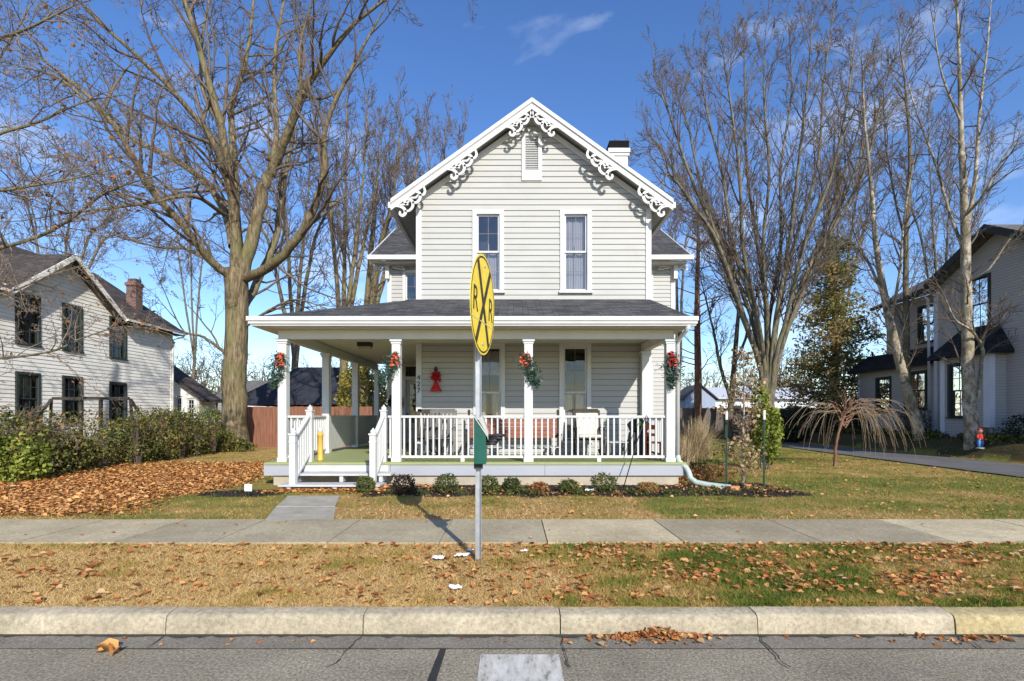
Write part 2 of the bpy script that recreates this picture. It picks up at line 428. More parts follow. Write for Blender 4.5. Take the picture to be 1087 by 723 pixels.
M['shed_blue'] = rough_mat('pale_blue_boards', (.30, .36, .48), .7, .08, 2)
M['white_far'] = rough_mat('white_panels', (.66, .67, .68), .7, .06, 1)
M['terra'] = rough_mat('terracotta', (.52, .20, .12), .8, .15, 6)
M['skin'] = rough_mat('painted_face', (.60, .38, .28), .6, .08)
M['figblue'] = rough_mat('figurine_blue', (.07, .22, .50), .5, .1)
M['stake_green'] = rough_mat('dark_green_steel', (.03, .07, .045), .5, .2, 10)
M['stone_slab'] = rough_mat('slab_concrete', (.36, .335, .27), .9, .22, 4, bump=.3, bscale=60)
M['bark_oak'] = bark_mat('ridged_tan_bark', (.11, .085, .05), (.29, .23, .14), (.17, .16, .07), 6, .14)
M['bark_dark'] = bark_mat('dark_brown_bark', (.11, .09, .07), (.22, .185, .14), (.15, .15, .07))
M['bark_red'] = bark_mat('reddish_bark', (.16, .085, .055), (.27, .15, .10))
M['bark_pale'] = bark_mat('pale_grey_bark', (.17, .14, .10), (.55, .48, .38), (.26, .23, .14), 2.5, .6)
M['bark_grey'] = bark_mat('grey_brown_bark', (.11, .095, .07), (.25, .22, .17), (.19, .18, .09))
M['twig'] = rough_mat('brown_twigs', (.135, .105, .078), .9, .35, 1.5)
M['twig_tan'] = rough_mat('tan_twigs', (.21, .165, .12), .9, .3, 1.5)
M['twig_red'] = rough_mat('reddish_twigs', (.20, .10, .08), .9, .3, 1.5)
M['weep'] = rough_mat('pale_drooping_twigs', (.36, .27, .18), .8, .25, 3)
M['hedge'] = tint_mat('hedge_leaves', [(0, (.03, .04, .014)), (.35, (.085, .10, .025)), (.62, (.19, .195, .04)), (.8, (.30, .26, .07)), (.88, (.28, .16, .09)), (1, (.22, .09, .05))], .55, .25)
M['bright'] = tint_mat('bright_green_leaves', [(0, (.06, .085, .015)), (.5, (.19, .235, .035)), (1, (.40, .41, .08))], .5, .3)
M['yellowleaf'] = tint_mat('yellow_green_leaves', [(0, (.08, .09, .02)), (.5, (.28, .25, .05)), (1, (.55, .42, .10))], .6, .3)
M['conifer'] = tint_mat('conifer_sprays', [(0, (.07, .075, .025)), (.35, (.18, .175, .05)), (.6, (.30, .26, .08)), (.8, (.38, .27, .13)), (1, (.34, .22, .12))], .8, .4)
M['darkever'] = tint_mat('dark_evergreen_leaves', [(0, (.012, .02, .010)), (.6, (.03, .05, .02)), (1, (.06, .09, .03))], .6, .15)
M['boxwood'] = tint_mat('small_shrub_leaves', [(0, (.03, .045, .012)), (.5, (.085, .105, .028)), (1, (.20, .20, .06))], .6, .2)
M['purple'] = tint_mat('dark_purple_leaves', [(0, (.018, .012, .012)), (.6, (.04, .028, .022)), (1, (.06, .07, .03))], .6, .15)
M['russet'] = tint_mat('russet_leaves', [(0, (.12, .045, .02)), (.5, (.30, .13, .05)), (.8, (.42, .24, .09)), (1, (.14, .17, .04))], .7, .2)
M['tanleaf'] = tint_mat('dry_tan_leaves', [(0, (.16, .10, .05)), (.5, (.38, .27, .14)), (1, (.55, .42, .24))], .7, .3)
M['litter'] = tint_mat('fallen_leaves', [(0, (.17, .07, .025)), (.3, (.46, .20, .06)), (.6, (.66, .32, .10)), (.82, (.74, .44, .18)), (1, (.34, .18, .08))], .7, .15)
M['litter_red'] = tint_mat('fallen_maple_leaves', [(0, (.22, .07, .025)), (.4, (.50, .19, .06)), (.75, (.64, .34, .12)), (1, (.50, .35, .18))], .7, .15)
M['grass'] = tint_mat('grass_blades', [(0, (.10, .145, .02)), (.25, (.23, .25, .04)), (.5, (.40, .30, .075)), (.75, (.56, .355, .12)), (1, (.70, .50, .22))], .7, .3)
M['plume'] = tint_mat('dry_grass_plumes', [(0, (.24, .17, .09)), (.5, (.46, .35, .19)), (1, (.62, .52, .34))], .8, .2)
M['mulchchip'] = tint_mat('mulch_chips', [(0, (.022, .018, .015)), (.7, (.06, .048, .04)), (1, (.15, .11, .08))], .9)
M['garland'] = tint_mat('pine_garland', [(0, (.01, .03, .018)), (.6, (.035, .075, .05)), (1, (.11, .16, .13))], .7)
M['orangeleaf'] = tint_mat('hanging_orange_leaves', [(0, (.22, .09, .035)), (1, (.52, .26, .10))], .7, .4)

# ------------------------------------------------------------ ground
def sstep(a, b, x): t = max(0, min(1, (x-a)/(b-a))); return t*t*(3-2*t)
def gz(x, y):
    if y < 3.55: return -.06
    z = .145 if y < 6.6 else .145-.025*sstep(6.6, 9, y)
    if y > 8: z += .55*sstep(14.0, 14.8, x)*sstep(8, 11, y)
    return z+.008*noise.noise((x*1.7, y*1.7, 3))
def zone(x, y):
    """green 0..1, mulch 0..1, leaf cover 0..1"""
    n1 = noise.noise((x*.35, y*.55, 0)); n2 = noise.noise((x*1.3, y*1.6, 5)); n3 = noise.noise((x*4, y*4, 9))
    g = 0.0
    if y < 5.4:
        g = sstep(-.4, 1.4, x)*.74-.06+n2*.75+n3*.55+.14*sstep(-3, -5, x)
        g += .45*math.exp(-((x+1.5)**2*9+(y-5.15)**2*30))+.4*math.exp(-((x+2.4)**2*3+(y-4.35)**2*16))
    elif y < 6.6: g = .2
    else:
        if x > 2.0:
            g = .80+n1*.6+n2*.6+n3*.35-.42*math.exp(-((y-13.3)/1.1)**2)-.22*sstep(7.6, 6.7, y)
        elif x > -3.0: g = .34+n2*.7+n3*.35-.25*sstep(7.9, 6.9, y)
        else: g = .58+n1*.5+n2*.6+n3*.35-.3*sstep(-5.5, -8, x)
    m = 0.0
    e = .22*n2+.1*n3
    if -2.6 < x < 5.6 and 8.2 < y < 11.5:
        lo = 8.65+e; hi = 10.6 if x < 3.4 else 10.4+e
        if y > lo and y < hi and x < 5.15+e: m = 1
    if (x+4.75)**2/.6+(y-9.0)**2/.22+e*2 < 1: m = 1
    if x > 14.2+.2*n2 and y > 13: m = .8
    lf = 0.0
    if y > 6.75 and x < -3.6:
        lf = sstep(-4.9, -6.5, x+n1*1.2)*(1-sstep(12.5, 16, y))*(.25+.75*sstep(6.75, 7.3, y+n2*.3))
    lf = max(lf, .9*math.exp(-((y-9.35)/.28)**2)*(1 if -4.6 < x < -2.2 else 0))
    return max(0, min(1, g)), m, max(0, min(1, lf))
def build_ground():
    def axis(lo, hi, st, far):
        a = list(np.arange(lo, hi, st)); x = hi; s = st
        while x < far: a.append(x); s *= 1.35; x += s
        a.append(far); x = lo-st; s = st; b = []
        while x > -far: b.append(x); s *= 1.35; x -= s
        b.append(-far); return np.array(sorted(b)+a)
    X = axis(-20, 20, .16, 600); Y = list(axis(3.62, 22, .14, 600)); Y = np.array(sorted([y for y in Y if y < 3.4 or y > 3.6]+[3.5, 3.6]))
    nx, ny = len(X), len(Y); V = np.zeros((ny, nx, 3)); A = np.zeros((3, ny, nx))
    for j, y in enumerate(Y):
        for i, x in enumerate(X):
            V[j, i] = (x, y, gz(x, y) if abs(x) < 40 and y < 60 else (-.06 if y < 3.55 else .12))
            A[:, j, i] = zone(x, y) if y > 3.5 else (0, 0, 0)
    i = np.arange(nx-1)[None, :]; j = np.arange(ny-1)[:, None]; b = j*nx+i
    F = np.stack([b, b+1, b+1+nx, b+nx], -1).reshape(-1, 4)
    m, nt, bs = newmat('lawn_soil')
    def attr(n): a = nt.nodes.new('ShaderNodeAttribute'); a.attribute_name = n; return a.outputs['Fac']
    tc = nt.nodes.new('ShaderNodeTexCoord')
    n1 = nt.nodes.new('ShaderNodeTexNoise'); n1.inputs['Scale'].default_value = 26; n1.inputs['Detail'].default_value = 9; n1.inputs['Roughness'].default_value = .75
    n2 = nt.nodes.new('ShaderNodeTexNoise'); n2.inputs['Scale'].default_value = 2.2; n2.inputs['Detail'].default_value = 9
    n3 = nt.nodes.new('ShaderNodeTexNoise'); n3.inputs['Scale'].default_value = 60; n3.inputs['Detail'].default_value = 3
    for n in (n1, n2, n3): L(nt, tc.outputs['Object'], n.inputs['Vector'])
    dry = ramp(nt, [(.3, (.17, .095, .035)), (.5, (.40, .25, .09)), (.72, (.60, .41, .17))]); L(nt, n1.outputs[0], dry.inputs[0])
    grn = ramp(nt, [(.3, (.09, .095, .02)), (.5, (.19, .19, .04)), (.72, (.38, .33, .11))]); L(nt, n1.outputs[0], grn.inputs[0])
    mlc = ramp(nt, [(.35, (.018, .014, .012)), (.6, (.05, .04, .032)), (.75, (.14, .10, .07))]); L(nt, n1.outputs[0], mlc.inputs[0])
    lfc = ramp(nt, [(.3, (.13, .05, .02)), (.5, (.32, .15, .05)), (.75, (.46, .25, .10))]); L(nt, n3.outputs[0], lfc.inputs[0])
    def mix(fac, a, b):
        x = nt.nodes.new('ShaderNodeMix'); x.data_type = 'RGBA'; L(nt, fac, x.inputs[0]); L(nt, a, x.inputs[6]); L(nt, b, x.inputs[7]); return x.outputs[2]
    ad = nt.nodes.new('ShaderNodeMath'); ad.operation = 'ADD'; L(nt, attr('green'), ad.inputs[0])
    sb = nt.nodes.new('ShaderNodeMath'); sb.operation = 'MULTIPLY_ADD'; L(nt, n2.outputs[0], sb.inputs[0]); sb.inputs[1].default_value = .8; sb.inputs[2].default_value = -.4
    L(nt, sb.outputs[0], ad.inputs[1]); ad.use_clamp = True
    c = mix(ad.outputs[0], dry.outputs[0], grn.outputs[0]); c = mix(attr('leaf'), c, lfc.outputs[0]); c = mix(attr('mulch'), c, mlc.outputs[0])
    L(nt, c, bs.inputs['Base Color']); bs.inputs['Roughness'].default_value = .95; bs.inputs['Specular IOR Level'].default_value = .1
    bp = nt.nodes.new('ShaderNodeBump'); bp.inputs['Strength'].default_value = .9; bp.inputs['Distance'].default_value = .03
    L(nt, n1.outputs[0], bp.inputs['Height']); L(nt, bp.outputs[0], bs.inputs['Normal'])
    o = np_mesh('ground', V.reshape(-1, 3), F, m, None, smooth=True)
    for k, n in enumerate(('green', 'mulch', 'leaf')):
        a = o.data.attributes.new(n, 'FLOAT', 'POINT'); a.data.foreach_set('value', A[k].ravel().astype(np.float32))
    tag(o, kind='structure')
build_ground()

def surface_mat(name, ramp_stops, big, fine=90, bump=.4, crack=False, tint=False, spots=None):
    m, nt, b = newmat(name)
    tc = nt.nodes.new('ShaderNodeTexCoord')
    n1 = nt.nodes.new('ShaderNodeTexNoise'); n1.inputs['Scale'].default_value = fine; n1.inputs['Detail'].default_value = 4; n1.inputs['Roughness'].default_value = .8
    n2 = nt.nodes.new('ShaderNodeTexNoise'); n2.inputs['Scale'].default_value = big; n2.inputs['Detail'].default_value = 8; n2.inputs['Roughness'].default_value = .65
    L(nt, tc.outputs['Object'], n1.inputs['Vector']); L(nt, tc.outputs['Object'], n2.inputs['Vector'])
    r = ramp(nt, ramp_stops); L(nt, n1.outputs[0], r.inputs[0])
    r2 = ramp(nt, [(.3, (.74, .73, .71)), (.7, (1.18, 1.18, 1.17))]); L(nt, n2.outputs[0], r2.inputs[0])
    mx = nt.nodes.new('ShaderNodeMix'); mx.data_type = 'RGBA'; mx.blend_type = 'MULTIPLY'; mx.inputs[0].default_value = 1
    L(nt, r.outputs[0], mx.inputs[6]); L(nt, r2.outputs[0], mx.inputs[7]); out = mx.outputs[2]
    if tint:
        a = nt.nodes.new('ShaderNodeAttribute'); a.attribute_name = 'tint'
        m3 = nt.nodes.new('ShaderNodeMix'); m3.data_type = 'RGBA'; m3.blend_type = 'MULTIPLY'; m3.inputs[0].default_value = 1
        L(nt, out, m3.inputs[6]); L(nt, a.outputs['Color'], m3.inputs[7]); out = m3.outputs[2]
    if spots:
        n4 = nt.nodes.new('ShaderNodeTexNoise'); n4.inputs['Scale'].default_value = 1.9; n4.inputs['Detail'].default_value = 10; n4.inputs['Roughness'].default_value = .8
        L(nt, tc.outputs['Object'], n4.inputs['Vector'])
        r4 = ramp(nt, [(.56, (0, 0, 0)), (.66, (.6, .6, .6))]); L(nt, n4.outputs[0], r4.inputs[0])
        m4 = nt.nodes.new('ShaderNodeMix'); m4.data_type = 'RGBA'; L(nt, r4.outputs[0], m4.inputs[0]); L(nt, out, m4.inputs[6]); m4.inputs[7].default_value = c4(spots); out = m4.outputs[2]
    if crack:
        vo = nt.nodes.new('ShaderNodeTexVoronoi'); vo.feature = 'DISTANCE_TO_EDGE'; vo.inputs['Scale'].default_value = .55
        n3 = nt.nodes.new('ShaderNodeTexNoise'); n3.inputs['Scale'].default_value = 2.5; n3.inputs['Detail'].default_value = 6
        L(nt, tc.outputs['Object'], n3.inputs['Vector'])
        va = nt.nodes.new('ShaderNodeVectorMath'); va.operation = 'MULTIPLY_ADD'; L(nt, n3.outputs['Color'], va.inputs[0]); va.inputs[1].default_value = (.5, .5, 0); L(nt, tc.outputs['Object'], va.inputs[2])
        L(nt, va.outputs[0], vo.inputs['Vector'])
        r3 = ramp(nt, [(.0, (1, 1, 1)), (.010, (0, 0, 0))]); L(nt, vo.outputs[0], r3.inputs[0])
        m4 = nt.nodes.new('ShaderNodeMix'); m4.data_type = 'RGBA'; L(nt, r3.outputs[0], m4.inputs[0]); L(nt, out, m4.inputs[6]); m4.inputs[7].default_value = (.03, .03, .03, 1); out = m4.outputs[2]
    L(nt, out, b.inputs['Base Color']); b.inputs['Roughness'].default_value = .9; b.inputs['Specular IOR Level'].default_value = .2
    bp = nt.nodes.new('ShaderNodeBump'); bp.inputs['Strength'].default_value = bump; bp.inputs['Distance'].default_value = .006
    L(nt, n1.outputs[0], bp.inputs['Height']); L(nt, bp.outputs[0], b.inputs['Normal'])
    return m
asph = surface_mat('asphalt', [(.34, (.11, .10, .08)), (.5, (.27, .236, .17)), (.66, (.46, .41, .31))], 1.2, 55, .9, spots=(.13, .125, .11))
conc = surface_mat('pavement_concrete', [(.3, (.27, .225, .14)), (.5, (.40, .34, .225)), (.72, (.53, .465, .33))], 1.4, 34, .6, tint=True, spots=(.27, .245, .19))
kerbc = surface_mat('kerb_concrete', [(.3, (.24, .205, .14)), (.5, (.39, .335, .235)), (.72, (.52, .455, .335))], 2.0, 30, .7, tint=True, spots=(.27, .23, .17))
guttm = surface_mat('gutter_concrete', [(.3, (.10, .09, .072)), (.5, (.20, .18, .145)), (.72, (.36, .33, .27))], 1.5, 70, .5)
drivem = surface_mat('driveway_asphalt', [(.3, (.085, .085, .085)), (.5, (.14, .138, .135)), (.72, (.20, .195, .19))], .8, 60, .5)
def set_tint(o, vals):
    a = o.data.attributes.new('tint', 'FLOAT_COLOR', 'POINT')
    a.data.foreach_set('color', np.array(vals, dtype=np.float32).ravel())
mb = MB(); mb.quad((-300, -9, 0), (300, -9, 0), (300, 3.27, 0), (-300, 3.27, 0)); mb.build('road', asph, kind='structure')
mb = MB(); mb.quad((-300, 3.27, .001), (300, 3.27, .001), (300, 3.47, .008), (-300, 3.47, .008)); mb.build('gutter', guttm, kind='structure')
rg0 = random.Random(12); ml = rough_mat('gutter_dirt', (.055, .048, .04), .95, .4, 12)
for nm, yc, wd, zz in (('kerb_dirt', 3.452, .030, .0125), ('gutter_joint', 3.262, .011, .0052)):
    mb = MB(); xs = [-9+.06*i for i in range(301)]; e = [(rg0.uniform(.35, 1.3)*wd*(1+.6*noise.noise((x*1.5, yc, 0))), rg0.uniform(-.2, .2)*wd) for x in xs]
    for i in range(300):
        (w0, o0), (w1, o1) = e[i], e[i+1]; top_ = .008 if nm == 'kerb_dirt' else None
        hi0, hi1 = (3.459, 3.459) if top_ else (yc+o0+w0*.5, yc+o1+w1*.5)
        mb.quad((xs[i], (3.459-w0*1.3) if top_ else yc+o0-w0*.5, zz), (xs[i+1], (3.459-w1*1.3) if top_ else yc+o1-w1*.5, zz), (xs[i+1], hi1, zz), (xs[i], hi0, zz))
    mb.build(nm, ml, kind='structure')
# tar seam, painted stripe
mb = MB()
seam = [(-.50, .0, .04), (-.47, 1.5, .035), (-.455, 2.4, .03), (-.46, 2.9, .025), (-.45, 3.26, .02)]
for a, b in zip(seam, seam[1:]): mb.quad((a[0]-a[2], a[1], .004), (a[0]+a[2], a[1], .004), (b[0]+b[2], b[1], .004), (b[0]-b[2], b[1], .004))
mb.build('road_seam', rough_mat('tar', (.03, .03, .032), .6, .2, 6), kind='structure')
def paint_mat():
    m, nt, b = newmat('worn_white_paint')
    tc = nt.nodes.new('ShaderNodeTexCoord'); mp = nt.nodes.new('ShaderNodeMapping'); mp.inputs['Scale'].default_value = (1.6, .5, 1); L(nt, tc.outputs['Object'], mp.inputs[0])
    n = nt.nodes.new('ShaderNodeTexNoise'); n.inputs['Scale'].default_value = 9; n.inputs['Detail'].default_value = 10; n.inputs['Roughness'].default_value = .75; L(nt, mp.outputs[0], n.inputs['Vector'])
    r = ramp(nt, [(.38, (.22, .20, .17)), (.46, (.46, .44, .38)), (.62, (.62, .60, .54))]); L(nt, n.outputs[0], r.inputs[0]); L(nt, r.outputs[0], b.inputs['Base Color']); b.inputs['Roughness'].default_value = .7
    return m
mb = MB(); mb.quad((-.205, -6, .004), (.285, -6, .004), (.285, 3.185, .004), (-.205, 3.185, .004)); mb.build('road_marking', paint_mat(), kind='structure')
# kerb: stones with open joints, rounded nose
mb = MB(); tint = []
kx = [-2.37+1.345*i for i in range(-30, 31)]; rng = random.Random(3)
prof = [(3.46, -.03), (3.466, .07), (3.472, .112), (3.483, .130), (3.505, .139), (3.60, .145), (3.61, .145), (3.61, -.03)]
for i in range(len(kx)-1):
    x0 = kx[i]+.004; x1 = kx[i+1]-.004; b0 = len(mb.v)
    wv = rng.uniform(-.004, .004)
    for x in (x0, x1):
        for (y, z) in prof: mb.v.append(Vector((x, y+wv, z+wv*.6)))
    k = len(prof)
    for x in (x0, x1):
        for (y, z) in prof: mb.v.append(Vector((x, y+wv, z+wv*.6)))
    for j in range(k-1): mb.f.append((b0+j, b0+k+j, b0+k+j+1, b0+j+1)); mb.sm.append(j < 5)
    mb.f.append(tuple(b0+2*k+j for j in range(k))); mb.f.append(tuple(b0+3*k+j for j in reversed(range(k)))); mb.sm += [False, False]
    t = rng.uniform(.95, 1.05); c = (t*.99, t*.99, t, 1)
    if x0 > 2.9 and x0 < 6: c = (1.06, 1.0, .76, 1)       # faded yellow paint
    tint += [c]*(4*k)
o = mb.build('kerb', kerbc, kind='structure'); set_tint(o, tint)
# cracks through the gutter at the kerb joints, wandering into the road
mb = MB(); rc = random.Random(44)
for x in kx:
    if abs(x) > 6: continue
    p = [(x+.01, 3.455)]; n_ = rc.choice((4, 5, 9))
    for k in range(n_): p.append((p[-1][0]+rc.gauss(.0, .012), p[-1][1]-.05))
    for (a, b_), (c, d) in zip(p, p[1:]):
        w0 = rc.uniform(.002, .006); mb.quad((c-w0, d, .0135), (c+w0, d, .0135), (a+w0, b_, .0135), (a-w0, b_, .0135))
mb.build('pavement_crack', ml, kind='structure')
# sidewalk slabs
mb = MB(); tint = []
sx = [4.68, 3.27, 1.80, .36, -.78, -1.96, -3.18, -4.2, -5.25]; sx = sorted(sx+[4.68+1.47*i for i in range(1, 40)]+[-5.25-1.47*i for i in range(1, 40)])
for i in range(len(sx)-1):
    x0, x1 = sx[i]+.006, sx[i+1]-.006; t = rng.uniform(.88, 1.02); dz = rng.uniform(-.004, .004)
    if abs(x0-.366) < .02: t = 1.28
    if x0 > 4.6 and x0 < 9: t = 1.35
    if x0 < -5.2: t = 1.12
    mb.hexa([(x0, 5.36, .0), (x1, 5.36, .0), (x1, 6.55, .0), (x0, 6.55, .0), (x0, 5.36, .163+dz), (x1, 5.36, .163-dz), (x1, 6.55, .163-dz), (x0, 6.55, .163+dz)])
    tint += [(t, t*(1.0 if t < 1.1 else .985), t*(1.0 if t < 1.1 else .95), 1)]*8
o = mb.build('sidewalk', conc, kind='structure'); set_tint(o, tint)
# driveway and front path
mb = MB(); mb.quad((11.2, 3.62, .155), (15.0, 3.62, .155), (15.0, 5.35, .155), (11.2, 5.35, .155))
pts = [(11.15, 14.0, 6.56), (11.2, 14.0, 12), (11.4, 14.0, 17), (11.8, 14.0, 23), (12.1, 14.0, 34)]
for a, b in zip(pts, pts[1:]): mb.quad((a[0], a[2], .15), (a[1], a[2], .15), (b[1], b[2], .15), (b[0], b[2], .15))
mb.build('driveway', drivem, kind='structure')
mb = MB(); F0 = Fr((0, 0, 0), (1, 0, 0), (0, 1, 0))
for a, b in (((-3.2, -2.32, 6.56), (-3.5, -2.62, 7.5)), ((-3.51, -2.64, 7.53), (-3.78, -2.92, 8.55))):
    mb.hexa([(a[0], a[2], 0), (a[1], a[2], 0), (b[1], b[2], 0), (b[0], b[2], 0), (a[0], a[2], .158), (a[1], a[2], .158), (b[1], b[2], .152), (b[0], b[2], .152)])
mb.build('front_path', M['stone_slab'], kind='structure')

# ------------------------------------------------------------ grass, leaves, mulch
rs = np.random.default_rng(7)
def blades(name, x0, x1, y0, y1, n, h, w, keep, label):
    X = rs.uniform(x0, x1, n); u = rs.random(n); Y = y0+(y1-y0)*u**1.25
    out = []
    for x, y in zip(X, Y):
        if not keep(x, y): continue
        g, m, lf = zone(x, y)
        if m > .5 and rs.random() < .9: continue
        if rs.random() < lf*.75: continue
        out.append((x, y, gz(x, y), g))
    A = np.array(out); n = len(A)
    az = rs.uniform(0, 2*math.pi, n); g = A[:, 3]
    hh = h*rs.uniform(.5, 1.3, n)*(.75+.5*g); lean = rs.uniform(.3, 2.2, n)*hh*(1.15-.6*g); la = rs.uniform(0, 2*math.pi, n)
    B = A[:, :3].copy(); B[:, 2] -= .004
    s = np.stack([np.cos(az), np.sin(az), np.zeros(n)], 1)*(w*rs.uniform(.6, 1.4, n))[:, None]*.5
    T = B+np.stack([np.cos(la)*lean, np.sin(la)*lean, hh], 1)
    V = np.stack([B-s, B+s, T], 1).reshape(-1, 3); F = np.arange(3*n).reshape(-1, 3)
    t = np.clip(1-g*1.05+rs.normal(0, .17, n)+.02+.3*np.array([noise.noise((a[0]*5, a[1]*5, 1)) for a in A]), 0, 1)
    o = np_mesh(name, V, None, M['grass'], None, tint=np.repeat(t, 3), F3=F)
    tag(o, label, 'grass', kind='stuff')
blades('verge_grass', -6.2, 6.2, 3.6, 5.37, 170000, .034, .006, lambda x, y: abs(x) < y*1.06+.4, 'dry matted grass and green tufts on the verge between kerb and sidewalk')
def yard(x, y):
    if abs(x) > y*1.06+.4: return False
    if -4.95 < x < 3.45 and y > 9.3: return False
    if -4.2 < x < 3.3 and 12 < y < 24: return False
    if x > 11.1 and x < 14.05: return False
    if y < 8.6 and -3.85+ (8.6-y)*.3 < x < -2.95+(8.6-y)*.32: return False
    return True
blades('lawn_grass', -17, 18, 6.56, 21, 200000, .04, .010, yard, 'short lawn grass, straw coloured to green, around the white house')
def litter(name, pts, size, mat, label, cat='fallen leaves', lift=.009, flat=.93):
    C = np.array(pts); C[:, 2] += rs.uniform(.2, 1.5, len(C))*lift
    V, F = leaf_arrays(C, size, rs, 1.35, flat, .28)
    o = np_mesh(name, V, F, mat, None, tint=np.repeat(rs.random(len(C)), 6)); tag(o, label, cat, kind='stuff')
P = []
for _ in range(90000):
    x = rs.uniform(-14.5, -2.2); y = rs.uniform(6.7, 15)
    if abs(x) > y*1.06+.4 or not yard(x, y): continue
    if rs.random() < zone(x, y)[2]*.8: P.append((x, y, gz(x, y)+rs.random()**2*.03))
for _ in range(3000):
    x = rs.uniform(-4.3, -2.4); y = 9.2+rs.random()*.7
    P.append((x, y, .12+rs.random()*.02))
litter('leaf_litter', P, .066, M['litter'], 'deep spread of orange brown fallen leaves on the left lawn')
P = []
for _ in range(9500):
    x = rs.uniform(-6, 6); y = rs.uniform(3.62, 5.34); k = .16+.85*sstep(-.4, 1.2, x)*max(0, .35+noise.noise((x*1.6, y*2.6, 2))*2.2)
    if noise.noise((x*1.5, y*2.4, 7)) > .1: k += .25
    if abs(x) < y*1.05+.3 and rs.random() < max(.06, k)*.8: P.append((x, y, gz(x, y)+.012))
litter('verge_leaves', P, .05, M['litter_red'], 'scattered orange and brown leaves caught in the verge grass')
P = []
for _ in range(4200):
    x = rs.uniform(-3, 17); y = rs.uniform(6.6, 18)
    if yard(x, y) and abs(x) < y*1.05: P.append((x, y, gz(x, y)+.015))
for _ in range(1500):
    x = rs.uniform(-2.3, 5); y = rs.uniform(8.7, 10); 
    if noise.noise((x*1.5, y, 4)) > 0: P.append((x, y, gz(x, y)+.02))
litter('lawn_leaves', P, .052, M['litter'], 'thin scatter of fallen leaves over the front and right lawn')
P = []
for _ in range(420):
    x = .98+rs.normal(0, .13); y = 3.42+abs(rs.normal(0, .02))-.04*rs.random(); P.append((x, y, .012+.05*rs.random()*math.exp(-((x-.98)/.12)**2)))
for _ in range(60): P.append((rs.uniform(.5, 1.45), rs.uniform(3.3, 3.45), .01))
for _ in range(40): P.append((rs.uniform(2.7, 3.3), rs.uniform(3.3, 3.45), .01))
litter('gutter_leaves', P, .042, M['litter_red'], 'little drift of red brown leaves lying in the gutter', lift=.006)
P = [(rs.uniform(-4, 4), rs.uniform(3.29, 3.45), .008) for _ in range(26)]+[(rs.uniform(-6, 6), rs.uniform(5.4, 6.5), .168) for _ in range(40)]
litter('stray_leaves', P, .035, M['litter_red'], 'stray small leaves dotted along gutter and sidewalk', lift=.004)
# one big leaf on the road
for nm, ctr, sz, lab in (('fallen_leaf', (-2.56, 3.20, .02), .10, 'large orange curled leaf lying alone on the road at left'),):
    V, F = leaf_arrays(np.array([ctr, (ctr[0]+.05, ctr[1]-.01, ctr[2]), (ctr[0]-.02, ctr[1]-.02, ctr[2]+.004)]), sz, np.random.default_rng(4), 1.5, .8, .6)
    o = np_mesh(nm, V, F, M['litter'], None, tint=np.full(len(V), .62)); tag(o, lab, 'leaf')
P = []
for _ in range(14000):
    x = rs.uniform(-5.6, 5.4); y = rs.uniform(8.4, 10.6)
    if zone(x, y)[1] > .5 and not (x < 3.4 and x > -4.9 and y > 10.15): P.append((x, y, gz(x, y)+.004))
C = np.array(P); V, F = leaf_arrays(C, .035, rs, 2.2, .7, .1)
o = np_mesh('mulch', V, F, M['mulchchip'], None, tint=np.repeat(rs.random(len(C)), 6)); tag(o, 'dark bark mulch in the planting bed before the porch', 'mulch', kind='stuff')
# ------------------------------------------------------------ building pieces
def lap(mb, F, outline, ops, z0, z1, ex=.135, t=.018, n=0.0):
    """lapped boards as real tilted strips. outline(z)->(u0,u1)"""
    k = 0
    while z0+k*ex < z1-1e-6:
        zb = z0+k*ex; zt = min(zb+ex, z1); k += 1
        cuts = sorted({zb, zt} | {c for o in ops for c in (o[2], o[3]) if zb < c < zt})
        for a, b in zip(cuts, cuts[1:]):
            ua0, ua1 = outline(a); ub0, ub1 = outline(b-1e-5)
            if ua1-ua0 < .01: continue
            iv = []; cur = (ua0, ub0)
            for o in sorted([o for o in ops if o[2] <= a+1e-6 and o[3] >= b-1e-6]):
                if o[0] > cur[0]: iv.append((cur, (o[0], o[0])))
                cur = (o[1], o[1])
            if cur[0] < ua1: iv.append((cur, (ua1, ub1)))
            na = n+t*(1-(a-zb)/ex); nb = n+t*(1-(b-zb)/ex)
            for (l, r) in iv:
                mb.quad(F.p(l[0], na, a), F.p(r[0], na, a), F.p(r[1], nb, b), F.p(l[1], nb, b))
                if a == zb: mb.quad(F.p(l[0], n-.002, a), F.p(r[0], n-.002, a), F.p(r[0], na, a), F.p(l[0], na, a))
    return mb
